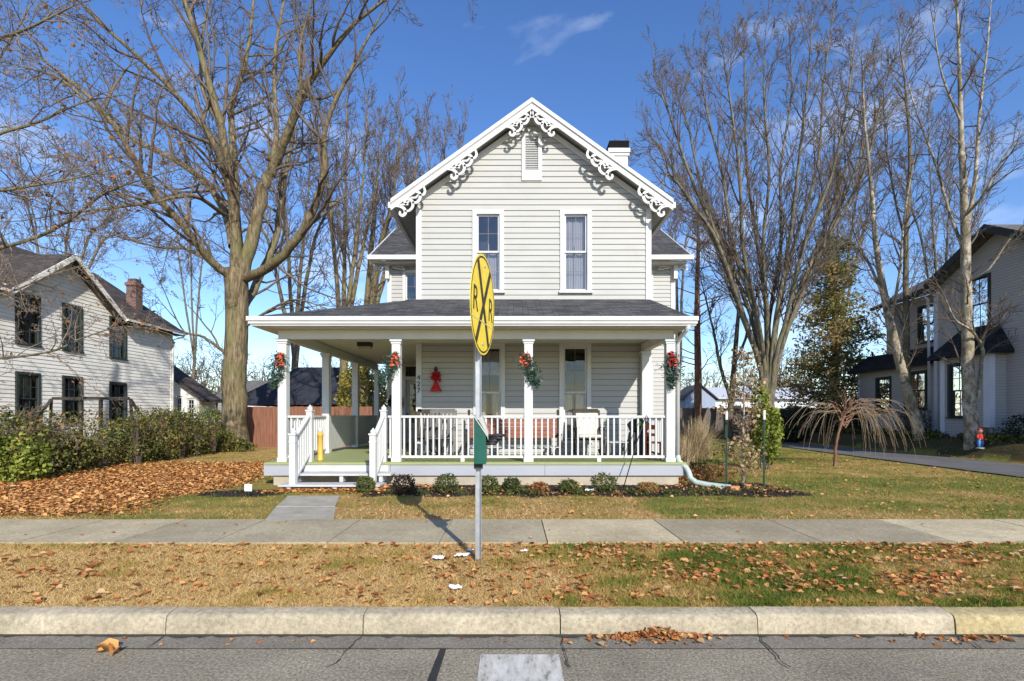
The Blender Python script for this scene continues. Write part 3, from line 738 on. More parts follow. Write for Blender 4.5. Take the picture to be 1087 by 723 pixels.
def win(house, F, u0, u1, z0, z1, trim, sash, glass, tw=.10, curtain=None, munt=(2, 2), n=.02, sill=True, room=None, split=.5, depth=.30, mw=.012, head=.0, muntm=None):
    """double-hung window; u0..u1,z0..z1 is the opening. window > sash, pane, curtain, recess"""
    m = MB()
    m.fbox(F, u0-tw, u0, -.05, n+.025, z0-.02, z1+tw); m.fbox(F, u1, u1+tw, -.05, n+.025, z0-.02, z1+tw)
    m.fbox(F, u0, u1, -.05, n+.023, z1, z1+tw-.001)
    if head: m.fbox(F, u0-tw-.03, u1+tw+.03, -.02, n+.06, z1+tw, z1+tw+head)
    if sill: m.fbox(F, u0-tw-.03, u1+tw+.03, -.05, n+.065, z0-.075, z0-.021)
    w = m.build('window', trim, house)
    zm = z0+(z1-z0)*split; s = MB(); mu = MB(); e = .042
    for (a, b, d) in ((zm, z1, -.02), (z0, zm+.03, -.055)):
        s.fbox(F, u0+.001, u0+e, d-.03, d, a, b); s.fbox(F, u1-e, u1-.001, d-.03, d, a, b)
        s.fbox(F, u0+e, u1-e, d-.03, d-.001, a, a+e); s.fbox(F, u0+e, u1-e, d-.03, d-.001, b-e, b)
        for i in range(1, munt[0]):
            u = u0+(u1-u0)*i/munt[0]; mu.fbox(F, u-mw/2, u+mw/2, d-.022, d-.006, a+e, b-e)
        for i in range(1, munt[1]):
            zz = a+(b-a)*i/munt[1]; mu.fbox(F, u0+e, u1-e, d-.021, d-.007, zz-mw/2, zz+mw/2)
    s.build('sash', sash, w)
    if mu.v: mu.build('muntin', muntm or sash, w)
    g = MB(); g.quad(F.p(u0+.02, -.036, zm), F.p(u1-.02, -.036, zm), F.p(u1-.02, -.036, z1-.01), F.p(u0+.02, -.036, z1-.01))
    g.quad(F.p(u0+.02, -.071, z0+.01), F.p(u1-.02, -.071, z0+.01), F.p(u1-.02, -.071, zm+.02), F.p(u0+.02, -.071, zm+.02)); g.build('pane', glass, w)
    r = MB(); a = -.06; b = -depth-.35
    c = [F.p(u0-.05, a-.03, z0-.05), F.p(u1+.05, a-.03, z0-.05), F.p(u1+.05, a-.03, z1+.05), F.p(u0-.05, a-.03, z1+.05)]
    d = [F.p(u0-.3, b, z0-.3), F.p(u1+.3, b, z0-.3), F.p(u1+.3, b, z1+.3), F.p(u0-.3, b, z1+.3)]
    for i in range(4): r.quad(c[i], c[(i+1) % 4], d[(i+1) % 4], d[i])
    r.quad(*d); r.build('window_recess', room or M['room'], w)
    for cu in ((curtain if isinstance(curtain, list) else [curtain]) if curtain else []):
        cm = MB()
        mat, za, zb, spans, dep = cu
        for (f0, f1) in spans:
            k = max(6, int((f1-f0)*30)); pr = None
            for i in range(k+1):
                u = u0+(u1-u0)*(f0+(f1-f0)*i/k); nn = -dep-.012*math.sin(i*1.9)-.006*math.sin(i*.7)
                q = (F.p(u, nn, z0+(z1-z0)*za), F.p(u, nn, z0+(z1-z0)*zb))
                if pr: cm.quad(pr[0], q[0], q[1], pr[1])
                pr = q
        cm.build('curtain', mat, w)
    return w
def slab(mb, pts, th):
    """roof plane with thickness, pts counter-clockwise seen from above"""
    i = len(mb.v); k = len(pts); mb.v += [Vector(p) for p in pts]+[Vector(p)-Vector((0, 0, th)) for p in pts]
    mb.f.append(tuple(range(i, i+k))); mb.f.append(tuple(i+k+j for j in reversed(range(k)))); mb.sm += [False, False]
    for j in range(k):
        a = i+j; b = i+(j+1) % k; mb.f.append((a, a+k, b+k, b)); mb.sm.append(False)
    return mb

# ------------------------------------------------------------ the white house
HL = 'white two storey gabled house with wraparound porch and scrollwork under its gable'
house = thing('gabled_house', (.4, 12.2, .12), HL, 'house')
WY = 12.2; XL, XR = -2.30, 3.27; RX = .43; SL = .717; ZR = 8.87
FF = Fr((0, WY, 0), (1, 0, 0), (0, -1, 0))
def top(z):  # gable outline at height z
    zz = ZR-.24
    d = (zz-z)/SL
    return (max(XL, RX-d), min(XR, RX+d))
upA = (-.88, -.33, 4.5, 6.32); upB = (1.22, 1.77, 4.5, 6.32)
loA = (-.86, -.30, .92, 3.14); loB = (1.20, 1.76, .92, 3.14)
tw = .10
def op(w, t=tw): return (w[0]-t, w[1]+t, w[2]-.07, w[3]+t)
vent = (.20, .68, 7.12, 8.28)
w = MB(); lap(w, FF, top, [op(x) for x in (upA, upB, loA, loB)]+[vent], .34, ZR-.26)
# side walls, lapped too
FLs = Fr((XL, 0, 0), (0, -1, 0), (-1, 0, 0)); FRs = Fr((XR, 0, 0), (0, 1, 0), (1, 0, 0))
lap(w, FLs, lambda z: (-17.1, -WY), [], .34, 6.6); lap(w, FRs, lambda z: (WY, 17.1), [(14.2, 15.0, 4.4, 6.4), (14.2, 15.0, 1.0, 3.0)], .34, 6.6)
# rear wing, a cross gable block
WXL, WXR, WY1, WY2 = -4.2, 5.4, 17.1, 23.1
FW = Fr((0, WY1, 0), (1, 0, 0), (0, -1, 0)); FWL = Fr((WXL, 0, 0), (0, -1, 0), (-1, 0, 0)); FWR = Fr((WXR, 0, 0), (0, 1, 0), (1, 0, 0))
wl = (-3.62, -3.05, 4.5, 6.28); wr = (4.02, 4.58, 4.5, 6.28); wr2 = (4.02, 4.58, .95, 3.1)
door = (-3.62, -2.72, .575, 2.70); trans = (-3.62, -2.72, 2.80, 3.14)
lap(w, FW, lambda z: (WXL, XL-.0), [op(wl), (door[0]-.1, door[1]+.1, .3, 3.24)], .34, 6.62)
lap(w, FW, lambda z: (XR, WXR), [op(wr), op(wr2)], .34, 6.62)
def gab(z): d = max(0, z-6.6)*1.62; return (WY1+d, WY2-d)
lap(w, FWR, gab, [], .34, 8.5); lap(w, FWL, lambda z: tuple(-v for v in reversed(gab(z))), [], .34, 8.5)
w.quad((WXL, WY2, .3), (WXR, WY2, .3), (WXR, WY2, 6.7), (WXL, WY2, 6.7))
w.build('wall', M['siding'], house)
fnd = MB(); fnd.box(XL+.05, XR-.05, WY+.04, 17.2, 0, .336); fnd.box(WXL+.05, WXR-.05, WY1+.04, WY2-.05, 0, .335)
fnd.box(-4.75, 3.27, 10.075, 10.38, -.05, .314); fnd.box(-4.7, -4.54, 10.38, 17.3, -.05, .421); fnd.box(3.06, 3.22, 10.38, 12.1, -.05, .421)
fnd.build('foundation', M['foundation'], house)
# corner boards, friezes
for F_, c_ in ((FF, (XL-.03, XL+.10, -.06, .035, .34, 6.45)), (FF, (XR-.10, XR+.03, -.06, .035, .34, 6.45)), (FLs, (-WY-.10, -WY-.002, 0, .031, .34, 6.5)), (FRs, (WY+.037, WY+.10, 0, .031, .34, 6.5)),
              (FW, (WXL-.03, WXL+.11, -.05, .035, .34, 6.6)), (FW, (WXR-.11, WXR+.03, -.05, .035, .34, 6.6))):
    MB().fbox(F_, *c_).build('corner_board', M['trim'], house)
MB().fbox(FF, XL+.101, XR-.101, -.0, .026, 3.245, 3.31).build('frieze', M['trim'], house)
MB().fbox(FW, WXL+.112, XL, 0, .03, 6.48, 6.62).build('frieze', M['trim'], house); MB().fbox(FW, XR, WXR-.112, 0, .03, 6.48, 6.62).build('frieze', M['trim'], house)
for s in (-1, 1):     # frieze along each rake
    hw = (XR-RX) if s > 0 else (RX-XL); x1 = RX+s*(hw+.02); zt = ZR-.20; z1 = zt-SL*abs(x1-RX)
    pl = [(RX, zt), (RX, zt-.15), (x1, z1-.15), (x1, z1)]
    if s < 0: pl = pl[::-1]
    MB().prism(FF, pl, .012, .037 if s < 0 else .0385).build('rake_frieze', M['trim'], house)
# main roof
rf = MB(); FY = WY-.35; BY = 24.0
def rp(x, y, dz=0): return (x, y, ZR-SL*abs(x-RX)+dz)
slab(rf, [rp(-2.85, FY), rp(RX, FY), rp(RX, BY), rp(-2.85, BY)][::-1], .05)
slab(rf, [rp(RX, FY), rp(3.71, FY), rp(3.71, BY), rp(RX, BY)][::-1], .05)
rz = 8.84; ry = 20.1; sl2 = (rz-6.72)/(ry-16.6)
slab(rf, [(-4.68, 16.6, 6.72), (5.80, 16.6, 6.72), (5.80, ry, rz), (-4.68, ry, rz)], .06)
slab(rf, [(-4.68, ry, rz), (5.80, ry, rz), (5.80, 23.6, 6.72), (-4.68, 23.6, 6.72)], .06)
roof = rf.build('roof', M['shingle'], house)
# soffit, rake fascia and gutters
s = MB()
for sg in (-1, 1):
    xe = 3.69 if sg > 0 else -2.83
    d = -.052
    q = [rp(RX, FY+.02, d), rp(xe, FY+.02, d), rp(xe, 16.9, d), rp(RX, 16.9, d)]
    slab(s, q if sg < 0 else q[::-1], .05)
s.box(-4.6, XL-.02, 16.66, 17.08, 6.50, 6.56); s.box(XR+.02, 5.7, 16.66, 17.08, 6.50, 6.56)
s.build('soffit', rough_mat('soffit_grey', (.50, .50, .47), .6, .05, 2), house)
b = MB(); Ff = Fr((0, FY, 0), (1, 0, 0), (0, -1, 0))
for sg in (-1, 1):
    xe = 3.72 if sg > 0 else -2.86
    for k, (ta, tb, na, nb) in enumerate(((.028, -.10, .0, .030), (-.10, -.24, -.015, .012), (-.045, -.085, .030, .046))):
        za = ZR+ta; zb = ZR+tb
        pl = [(RX, za), (RX, zb), (xe, zb-SL*abs(xe-RX)), (xe, za-SL*abs(xe-RX))]
        if sg > 0: pl = pl[::-1]
        b.prism(Ff, pl, na+(.0007 if sg > 0 else 0), nb+(.0007 if sg > 0 else 0))
# little returns at the eave tips
b.box(-2.92, -2.84, FY-.01, FY+5.0, 6.33, 6.47); b.box(3.70, 3.78, FY-.01, FY+5.0, 6.33, 6.47)
b.box(-4.74, XL-.4, 16.48, 16.62, 6.56, 6.71); b.box(XR+.35, 5.86, 16.48, 16.62, 6.56, 6.71)
for sg, xe in ((-1, -4.70), (1, 5.82)):
    b.hexa([(xe-.02, 16.6, 6.52), (xe+.02, 16.6, 6.52), (xe+.02, ry, rz-.20), (xe-.02, ry, rz-.20), (xe-.02, 16.6, 6.74), (xe+.02, 16.6, 6.74), (xe+.02, ry, rz+.02), (xe-.02, ry, rz+.02)])
b.build('rake_fascia', M['trim'], house, bevel=.006)
# scrollwork: flat sawn brackets
def strip(mb, F, pts, w, n0, n1):
    """curved band of width w(i) cut from a board"""
    n = len(pts)
    L_, R_ = [], []
    for i, (u, z) in enumerate(pts):
        a = pts[max(i-1, 0)]; c = pts[min(i+1, n-1)]; dx, dz = c[0]-a[0], c[1]-a[1]; l = math.hypot(dx, dz)+1e-9
        ww = w(i/(n-1))/2; L_.append((u-dz/l*ww, z+dx/l*ww)); R_.append((u+dz/l*ww, z-dx/l*ww))
    for i in range(n-1):
        q = [L_[i], R_[i], R_[i+1], L_[i+1]]
        mb.prism(F, q, n0, n1)
def scroll(F, x, z, slope, sc, n0=-.03, n1=.0, mirror=1):
    """sawn scroll: origin on the rake line, running down the slope"""
    m = MB(); ca = math.cos(math.atan(slope)); sa = math.sin(math.atan(slope))
    def T(a, h): # a along slope downwards (0..1 m), h below it
        a = (1-a)*sc; h *= sc
        return (x+mirror*(a*ca-h*sa*1.0), z-a*sa-h*ca)
    def S(cps, w):
        pts = []
        n = len(cps)
        for i in range(n-1):
            p0 = cps[max(i-1, 0)]; p1 = cps[i]; p2 = cps[i+1]; p3 = cps[min(i+2, n-1)]
            for j in range(5):
                t = j/5
                pts.append(tuple(.5*(2*p1[k]+(p2[k]-p0[k])*t+(2*p0[k]-5*p1[k]+4*p2[k]-p3[k])*t*t+(p3[k]+3*p1[k]-p0[k]-3*p2[k])*t**3) for k in (0, 1)))
        pts.append(cps[-1]); strip(m, F, [T(*p) for p in pts], w, n0, n1)
    f = lambda a, b: (lambda t: 1.0*(a+(b-a)*math.sin(math.pi*t))*sc)
    S([(0, -.02), (.12, .06), (.20, .20), (.16, .32), (.06, .34), (.02, .26), (.07, .20)], f(.045, .085))
    S([(.17, .27), (.28, .33), (.42, .30), (.50, .18), (.46, .06), (.36, .03), (.31, .11), (.36, .18)], f(.045, .08))
    S([(.48, .20), (.60, .27), (.74, .22), (.80, .10), (.74, .02)], f(.05, .08))
    S([(.76, .14), (.86, .20), (.96, .14), (1.0, .0)], f(.045, .07))
    S([(.14, .04), (.30, .12), (.44, .12)], f(.04, .05)); S([(.52, .06), (.64, .14), (.74, .12)], f(.04, .05))
    return m
zf = lambda x: ZR-.26-SL*abs(x-RX)
spots = [(RX-.02, -1), (-.90, -1), (-2.10, -1), (RX+.02, 1), (1.76, 1), (2.96, 1)]
for x, mr in spots:
    # peak brackets hang from the ridge, others ride the rake
    sc = .84 if abs(x-RX) > .1 else .76
    scroll(Ff, x, zf(x)+.05, SL, sc, -.02, .014, mr).build('scroll_bracket', M['trim'], house)
for x0, mr in ((WXL, -1), (WXL+.16, 1), (XL-.15, -1), (WXR, 1), (WXR-.16, -1), (XR+.15, 1)):
    scroll(Fr((0, 16.95, 0), (1, 0, 0), (0, -1, 0)), x0, 6.50, 0, .42, -.02, .02, mr).build('eave_bracket', M['trim'], house)
for x0 in (WXL, WXR): MB().box(x0-.06, x0+.06, 16.90, 17.05, 6.05, 6.50).build('bracket_block', M['trim'], house)
# gable vent
v = MB(); a0, a1, z0, z1 = vent
v.fbox(FF, a0, a0+.085, -.05, .045, z0, z1); v.fbox(FF, a1-.085, a1, -.05, .045, z0, z1); v.fbox(FF, a0+.086, a1-.086, -.05, .043, z0, z0+.24); v.fbox(FF, a0+.086, a1-.086, -.05, .043, z1-.09, z1)
ve = v.build('gable_vent', M['trim'], house)
MB().fbox(FF, a0+.09, a1-.09, -.06, -.03, z0, z1).build('vent_backing', M['trim'], ve)
lv = MB(); z = z0+.25
while z < z1-.12:
    lv.hexa([FF.p(a0+.087, -.02, z+.03), FF.p(a1-.087, -.02, z+.03), FF.p(a1-.087, .022, z), FF.p(a0+.087, .022, z), FF.p(a0+.087, -.02, z+.042), FF.p(a1-.087, -.02, z+.042), FF.p(a1-.087, .022, z+.012), FF.p(a0+.087, .022, z+.012)]); z += .042
lv.build('louvre', M['trim'], ve)
# windows
GM = rough_mat('grey_muntin', (.22, .22, .23), .6, .1)
gr = rough_mat('lit_room_grey', (.06, .06, .065), .9, .2)
win(house, FF, *upA, M['trim'], M['trim'], muntm=GM, glass= M['glass'], curtain=(M['blind'], 0, .52, [(.02, .98)], .16), mw=.008, room=gr)
win(house, FF, *upB, M['trim'], M['trim'], muntm=GM, glass= M['glass'], curtain=(M['blind'], 0, .97, [(.02, .98)], .16), mw=.008, room=gr)
win(house, FF, *loA, M['trim'], M['trim'], muntm=GM, glass= M['glass_dark'], curtain=[(M['lace'], 0, .5, [(.02, .36), (.62, .98)], .16), (M['lace'], .70, .96, [(.02, .98)], .14)], munt=(2, 1), mw=.010)
win(house, FF, *loB, M['trim'], M['trim'], muntm=GM, glass= M['glass_dark'], curtain=(M['lace'], 0, .49, [(.02, .42), (.56, .98)], .16), munt=(2, 2), mw=.008)
win(house, FW, *wl, M['trim'], M['trim'], muntm=GM, glass= M['glass'], mw=.008); win(house, FW, *wr, M['trim'], M['trim'], muntm=GM, glass= M['glass'], mw=.008, curtain=(M['blind'], 0, .97, [(.02, .98)], .16))
win(house, FW, *wr2, M['trim'], M['trim'], muntm=GM, glass= M['glass_dark'], mw=.008, curtain=(M['lace'], 0, .97, [(.02, .98)], .16))
win(house, FRs, 14.3, 14.9, 4.5, 6.3, M['trim'], M['trim'], M['glass']); win(house, FRs, 14.3, 14.9, 1.1, 2.9, M['trim'], M['trim'], M['glass'])
# candle lamps in the upper sashes
for x in (-.60, 1.50):
    c = MB(); c.lathe(x, WY+.11, [(.03, 5.43), (.03, 5.45), (.011, 5.46), (.011, 5.60), (.004, 5.65)], 8); c.build('window_candle', M['trim'], house)
# front door
d = MB(); a0, a1, z0, z1 = door
d.fbox(FW, a0-.1, a0, -.04, .045, z0, 3.24); d.fbox(FW, a1, a1+.1, -.04, .045, z0, 3.24); d.fbox(FW, a0, a1, -.04, .043, 2.70, 2.80); d.fbox(FW, a0, a1, -.04, .043, 3.14, 3.24)
dr = d.build('front_door', M['trim'], house)
d = MB(); d.fbox(FW, a0, a0+.13, -.06, -.02, z0, z1); d.fbox(FW, a1-.13, a1, -.06, -.02, z0, z1); d.fbox(FW, a0+.13, a1-.13, -.06, -.021, z0, 1.25); d.fbox(FW, a0+.13, a1-.13, -.06, -.021, z1-.15, z1)
d.fbox(FW, (a0+a1)/2-.02, (a0+a1)/2+.02, -.055, -.025, 1.25, z1-.15); d.fbox(FW, a0+.13, a1-.13, -.054, -.026, 1.85, 1.89); d.build('door_leaf', M['darkdoor'], dr)
g = MB(); g.quad(FW.p(a0+.1, -.045, 1.2), FW.p(a1-.1, -.045, 1.2), FW.p(a1-.1, -.045, z1-.1), FW.p(a0+.1, -.045, z1-.1)); g.quad(FW.p(a0, -.045, 2.8), FW.p(a1, -.045, 2.8), FW.p(a1, -.045, 3.14), FW.p(a0, -.045, 3.14)); g.build('pane', M['glass_dark'], dr)
g = MB(); g.fbox(FW, a0, a1, -.8, -.5, .575, 3.2); g.build('door_recess', M['room'], dr)
g = MB(); g.tube([FW.p(a0+.07, -.02, 1.55), FW.p(a0+.07, .05, 1.55)], .012, 8).ball(FW.p(a0+.07, .06, 1.55), .03); g.build('door_knob', M['black'], dr)
# chimney
c = MB(); c.box(2.81, 3.32, 14.75, 15.25, 6.4, 9.02); c.box(2.77, 3.36, 14.72, 15.28, 9.02, 9.10); c.box(2.74, 3.38, 14.69, 15.31, 9.102, 9.23)
ch = c.build('chimney', siding_mat('whitewashed_brick', (.66, .65, .62), (.25, .22, .2), .5), house, bevel=.01)
c = MB(); c.box(2.78, 3.35, 14.73, 15.27, 9.232, 9.46); c.build('chimney_cap', rough_mat('soot_black', (.012, .012, .012), .9, .2, spec=.05), ch)
# house number on the corner board
def text_mesh(name, txt, size, mat, parent, mtx, thick=.004, sx=1.0):
    cu = bpy.data.curves.new(name, 'FONT'); cu.body = txt; cu.size = size; cu.extrude = thick/2; cu.align_x = 'CENTER'; cu.align_y = 'CENTER'
    to = bpy.data.objects.new(name, cu); COL.objects.link(to); bpy.context.view_layer.update()
    me = bpy.data.meshes.new_from_object(to.evaluated_get(bpy.context.evaluated_depsgraph_get())); bpy.data.objects.remove(to)
    me.transform(mtx); o0 = ORG[parent]
    for vv in me.vertices: vv.co = vv.co-o0
    me.materials.clear()
    return finish(name, me, mat, parent)
from mathutils import Matrix
for i, chx in enumerate('427'):
    mt = Matrix.Translation((XL+.035, WY-.045, 2.40-.155*i)) @ Matrix.Rotation(R(90), 4, 'X') @ Matrix.Diagonal((1.25, 1.25, 1, 1))
    o = text_mesh('house_number', chx, .135, M['black'], house, mt, .012); o['label'] = 'black house number figure '+chx+' of the number 427'

# ------------------------------------------------------------ porch
EX0, EX1, EY = -4.95, 3.41, 9.75; EZ = 3.40; PZ = 4.28
pr = MB()
slab(pr, [(EX0, EY, EZ), (EX1, EY, EZ), (XR, WY-.02, PZ), (XL, WY-.02, PZ)], .05)
slab(pr, [(EX0, 17.0, EZ), (EX0, EY, EZ), (XL-.02, WY-.02, PZ), (XL-.02, 17.0, PZ)], .05)
slab(pr, [(EX1, EY, EZ), (EX1, WY-.02, EZ), (XR, WY-.02, PZ)], .05)
pr.build('porch_roof', M['shingle'], house)
g = MB()   # stepped white gutter and fascia
for (y0, y1, z0, z1) in ((EY-.10, EY-.005, EZ-.10, EZ-.015), (EY-.075, EY-.006, EZ-.155, EZ-.10), (EY-.045, EY+.02, EZ-.19, EZ-.155)):
    g.box(EX0-(EY-y0)-.03, EX1+.06+(EY-y0)*.5, y0, y1, z0, z1)
    g.box(EX0-(EY-y0)-.03, EX0+(y1-EY), y1+.0, 17.05, z0, z1)
g.box(EX1+.005, EX1+.08, EY, WY-.03, EZ-.15, EZ-.02)
g.build('gutter', M['trim'], house, bevel=.008)
g = MB(); g.box(EX0+.02, EX1-.02, EY+.02, 10.09, 3.205, 3.235); g.box(EX0+.02, -4.66, 10.09, 17.08, 3.205, 3.235); g.box(3.20, EX1-.02, 10.09, 12.16, 3.205, 3.235)
g.box(-4.66, 3.20, 10.09, 12.16, 3.22, 3.25); g.box(-4.66, XL-.04, 12.16, 17.05, 3.22, 3.25)
g.build('porch_ceiling', M['ceiling'], house)
g = MB(); g.box(-4.67, 3.19, 10.10, 10.24, 3.02, 3.204); g.box(-4.67, -4.53, 10.24, 17.06, 3.021, 3.203); g.box(3.05, 3.19, 10.24, 12.15, 3.021, 3.203); g.build('porch_beam', rough_mat('beam_cream', (.60, .59, .52), .6, .05), house)
fl = MB(); rng = random.Random(5)
fl.box(-4.9, 3.40, 10.0, 12.16, .53, .575); fl.box(-4.9, XL-.04, 12.16, 17.08, .53, .575)
fl.build('porch_floor', M['porch_green'], house)
sk = MB()
for x0, x1 in ((-4.92, -4.15), (-4.15, -2.42), (-2.42, .62), (.62, 3.42)): sk.box(x0+.003, x1-.003, 10.02, 10.06, .315, .528)
sk.box(-4.92, -4.88, 10.065, 17.1, .315, .528); sk.box(3.38, 3.42, 10.065, 12.15, .315, .528); sk.build('porch_skirt', M['skirt'], house)
def post(x, y, w=.17, parent=house, z1=3.02):
    m = MB(); h = w/2; m.box(x-h, x+h, y-h, y+h, .576, z1-.10); m.box(x-h-.015, x+h+.015, y-h-.015, y+h+.015, z1-.10, z1-.055); m.box(x-h-.035, x+h+.035, y-h-.035, y+h+.035, z1-.055, z1-.001)
    m.box(x-h-.012, x+h+.012, y-h-.012, y+h+.012, .576, .66)
    return m.build('porch_post', M['trim'], parent, bevel=.006)
for x, y in ((-4.59, 10.17), (-2.33, 10.17), (.30, 10.17), (3.12, 10.17), (-4.59, 12.5), (-4.59, 14.8)): post(x, y)
post(-4.56, 16.98, .15); post(3.12, 12.08, .17)
def rail(a, b, z0=.575, step=.118, balz=(.10, .90), slope=0.0, feet=None, name='porch_railing'):
    """top rail, bottom rail and separate balusters between two points"""
    a = Vector(a); b = Vector(b); d = b-a; ln = math.hypot(d.x, d.y); m = MB()
    za, zb = balz
    m.bar(a+Vector((0, 0, zb)), b+Vector((0, 0, zb)), .075, .045); m.bar(a+Vector((0, 0, za)), b+Vector((0, 0, za)), .05, .05)
    if feet:
        for f in feet:
            p = a+d*f; m.box(p.x-.04, p.x+.04, p.y-.03, p.y+.03, .576, .576+za-.03)
    r = m.build(name, M['trim'], house, bevel=.004)
    n = max(1, round(ln/step)); u = d/ln; first = None
    for i in range(n):
        p = a+d*((i+.5)/n)
        if first is None or slope:
            q = MB(); sx = Vector((u.y, -u.x, 0))*.016; sy = Vector((u.x, u.y, 0)).normalized()*.016
            c = [p-sx-sy, p+sx-sy, p+sx+sy, p-sx+sy]
            q.hexa([v+Vector((0, 0, za+.02)) for v in c]+[v+Vector((0, 0, zb-.018)) for v in c])
            o = q.build('baluster', M['trim'], r)
            if not slope: first = (o, p)
        else:
            o = first[0].copy(); COL.objects.link(o); o.parent = r; o.location = p-first[1]; ORG[o] = ORG[r]
    return r
zf_ = .575
rail((-2.24, 10.17, zf_), (.21, 10.17, zf_), feet=(.5,)); rail((.39, 10.17, zf_), (3.03, 10.17, zf_), feet=(.5,))
rail((-2.50, 10.17, zf_), (-2.42, 10.17, zf_), feet=None)
rail((-4.59, 10.27, zf_), (-4.59, 12.40, zf_), feet=(.5,)); rail((3.12, 10.27, zf_), (3.12, 11.98, zf_), feet=(.5,))
rail((-4.50, 10.17, zf_), (-4.12, 10.17, zf_))
hw = MB(); hw.box(-4.62, -4.56, 12.59, 14.71, .66, 1.46); hw.box(-4.65, -4.53, 12.585, 14.715, 1.46, 1.50); hw.box(-4.62, -4.56, 14.89, 16.9, .66, 1.46); hw.box(-4.65, -4.53, 14.885, 16.905, 1.46, 1.50)
hw.build('solid_porch_rail', M['trim'], house)
# steps with newels and sloping rails
st = MB(); sx0, sx1 = -4.20, -2.44
st.box(sx0, sx1+.12, 9.63, 9.99, .355, .395); st.box(sx0-.10, sx1+.0, 9.27, 9.64, .195, .235)
st.box(sx0+.1, sx1, 9.93, 9.97, .40, .528)
steps = st.build('porch_steps', M['step'], house, bevel=.005)
st = MB()
for x in (-4.12, -3.27, -2.52): st.box(x-.04, x+.04, 9.30, 9.96, .02, .194); st.box(x-.035, x+.035, 9.66, 9.97, .236, .354)
st.build('stringer', M['step'], steps)
def newel(x, y, z0, z1):
    m = MB(); m.box(x-.055, x+.055, y-.055, y+.055, z0, z1-.10); m.box(x-.062, x+.062, y-.062, y+.062, z1-.24, z1-.21); m.box(x-.07, x+.07, y-.07, y+.07, z1-.10, z1-.07)
    m.lathe(x, y, [(.05, z1-.07), (.056, z1-.05), (.05, z1-.015), (.025, z1), (.01, z1+.03)], 10)
    m.build('newel_post', M['trim'], house)
for x in (-4.05, -2.58):
    newel(x, 9.36, .20 if x < -3 else .10, 1.24); newel(x, 10.13, .576, 1.68)
    rail((x, 9.42, .16), (x, 10.07, .56), slope=1, step=.11, balz=(.16, .93), name='stair_railing')
# ceiling lamp, downspout
m = MB(); m.box(-3.66, -3.34, 11.9, 12.1, 3.12, 3.219); lp = m.build('ceiling_lamp', M['black'], house)
m = MB(); m.box(-3.64, -3.36, 11.92, 12.08, 3.06, 3.119); m.build('lamp_diffuser', rough_mat('frosted_lamp', (.4, .37, .3), .4), lp)
m = MB(); dx, dy = 3.27, 10.13
m.tube([(dx+.08, 9.72, 3.25), (dx+.07, 9.80, 3.14), (dx, 10.06, 3.0), (dx, dy, 2.9), (dx, dy, .66)], .042, 10)
dp = m.build('downspout', M['trim'], house)
m = MB(); pts = [(dx, dy, .70), (dx+.01, dy-.02, .60), (dx+.06, dy-.06, .53), (dx+.13, dy-.12, .47), (dx+.16, dy-.18, .38), (dx+.17, dy-.24, .28), (dx+.24, dy-.33, .21), (dx+.42, dy-.45, .18), (dx+.64, dy-.60, .165), (dx+.78, dy-.70, .16)]
P2 = []; r2 = []
for i in range(len(pts)-1):
    a, b_ = Vector(pts[i]), Vector(pts[i+1]); k = max(2, int((b_-a).length/.018))
    for j in range(k): P2.append(a.lerp(b_, j/k)); r2.append(.052+.006*(len(P2) % 2))
m.tube(P2, r2, 10); m.build('drain_elbow', M['pipe'], dp)

# ------------------------------------------------------------ Christmas things
def garland(x, y, z, lean, label, bowmat, bx=0):
    g = thing('garland_swag', (x, y, z), label, 'garland', 'swags with bows on the porch posts')
    r = np.random.default_rng(int(abs(x)*100)+3)
    C = []; 
    for _ in range(900):
        t = r.random(); rad = .15*math.sin(math.pi*min(1, t*.9+.12))+.025
        C.append((x+lean*t+r.normal(0, rad*.55), y-.035-abs(r.normal(0, .035)), z+.03-.66*t+r.normal(0, .02)))
    V, F = leaf_arrays(np.array(C), .075, r, 4.5, 0, .05); np_mesh('pine_spray', V, F, M['garland'], g, tint=np.repeat(r.random(len(C)), 6))
    B = [(x+bx+r.normal(0, .05), y-.10+r.normal(0, .025), z-.03+r.normal(0, .045)) for _ in range(26)]+[(x+bx+sg_*.05+r.normal(0, .015), y-.11, z-.10-.12*r.random()) for sg_ in (-1, 1) for _ in range(7)]
    V, F = leaf_arrays(np.array(B), .078, r, 2.0, 0, .45); np_mesh('bow', V, F, bowmat, g)
garland(-4.59, 10.07, 2.68, -.14, 'green pine swag with coral bow on the leftmost porch post', M['coral'])
garland(-2.33, 10.07, 2.68, -.28, 'green pine swag with coral bow on the post right of the steps', M['coral'])
garland(.22, 10.07, 2.68, .24, 'green pine swag tilted right with bow on the post behind the yellow sign', M['coral'])
garland(3.12, 10.07, 2.68, .0, 'green pine swag with red bow on the rightmost porch post', M['red'])
bl = thing('bell_ornament', (-1.85, WY, 2.5), 'red ribbon and bell ornament hanging on siding beside the house number', 'ornament')
r = np.random.default_rng(5); x, y = -1.85, WY-.06
C = [(x+r.normal(0, .05), y+r.normal(0, .015), 2.44+r.normal(0, .06)) for _ in range(120)]
V, F = leaf_arrays(np.array(C), .09, r, 2.2, 0, .3); np_mesh('ribbon', V, F, rough_mat('red_cloth', (.50, .02, .02), .6, .2), bl)
m = MB(); m.lathe(x, y, [(.02, 2.33), (.045, 2.30), (.07, 2.22), (.11, 2.14), (.15, 2.09), (.14, 2.08)], 14); m.build('bell', rough_mat('red_bell', (.50, .02, .02), .5, .3, 12), bl)
m = MB(); m.tube([(x-.01, y, 2.66), (x+.01, y, 2.5), (x, y, 2.28)], .02, 6); m.lathe(x+.0, y, [(.035, 2.55), (.045, 2.60), (.02, 2.66)], 8); m.build('hanging_cord', M['darkwood'], bl)
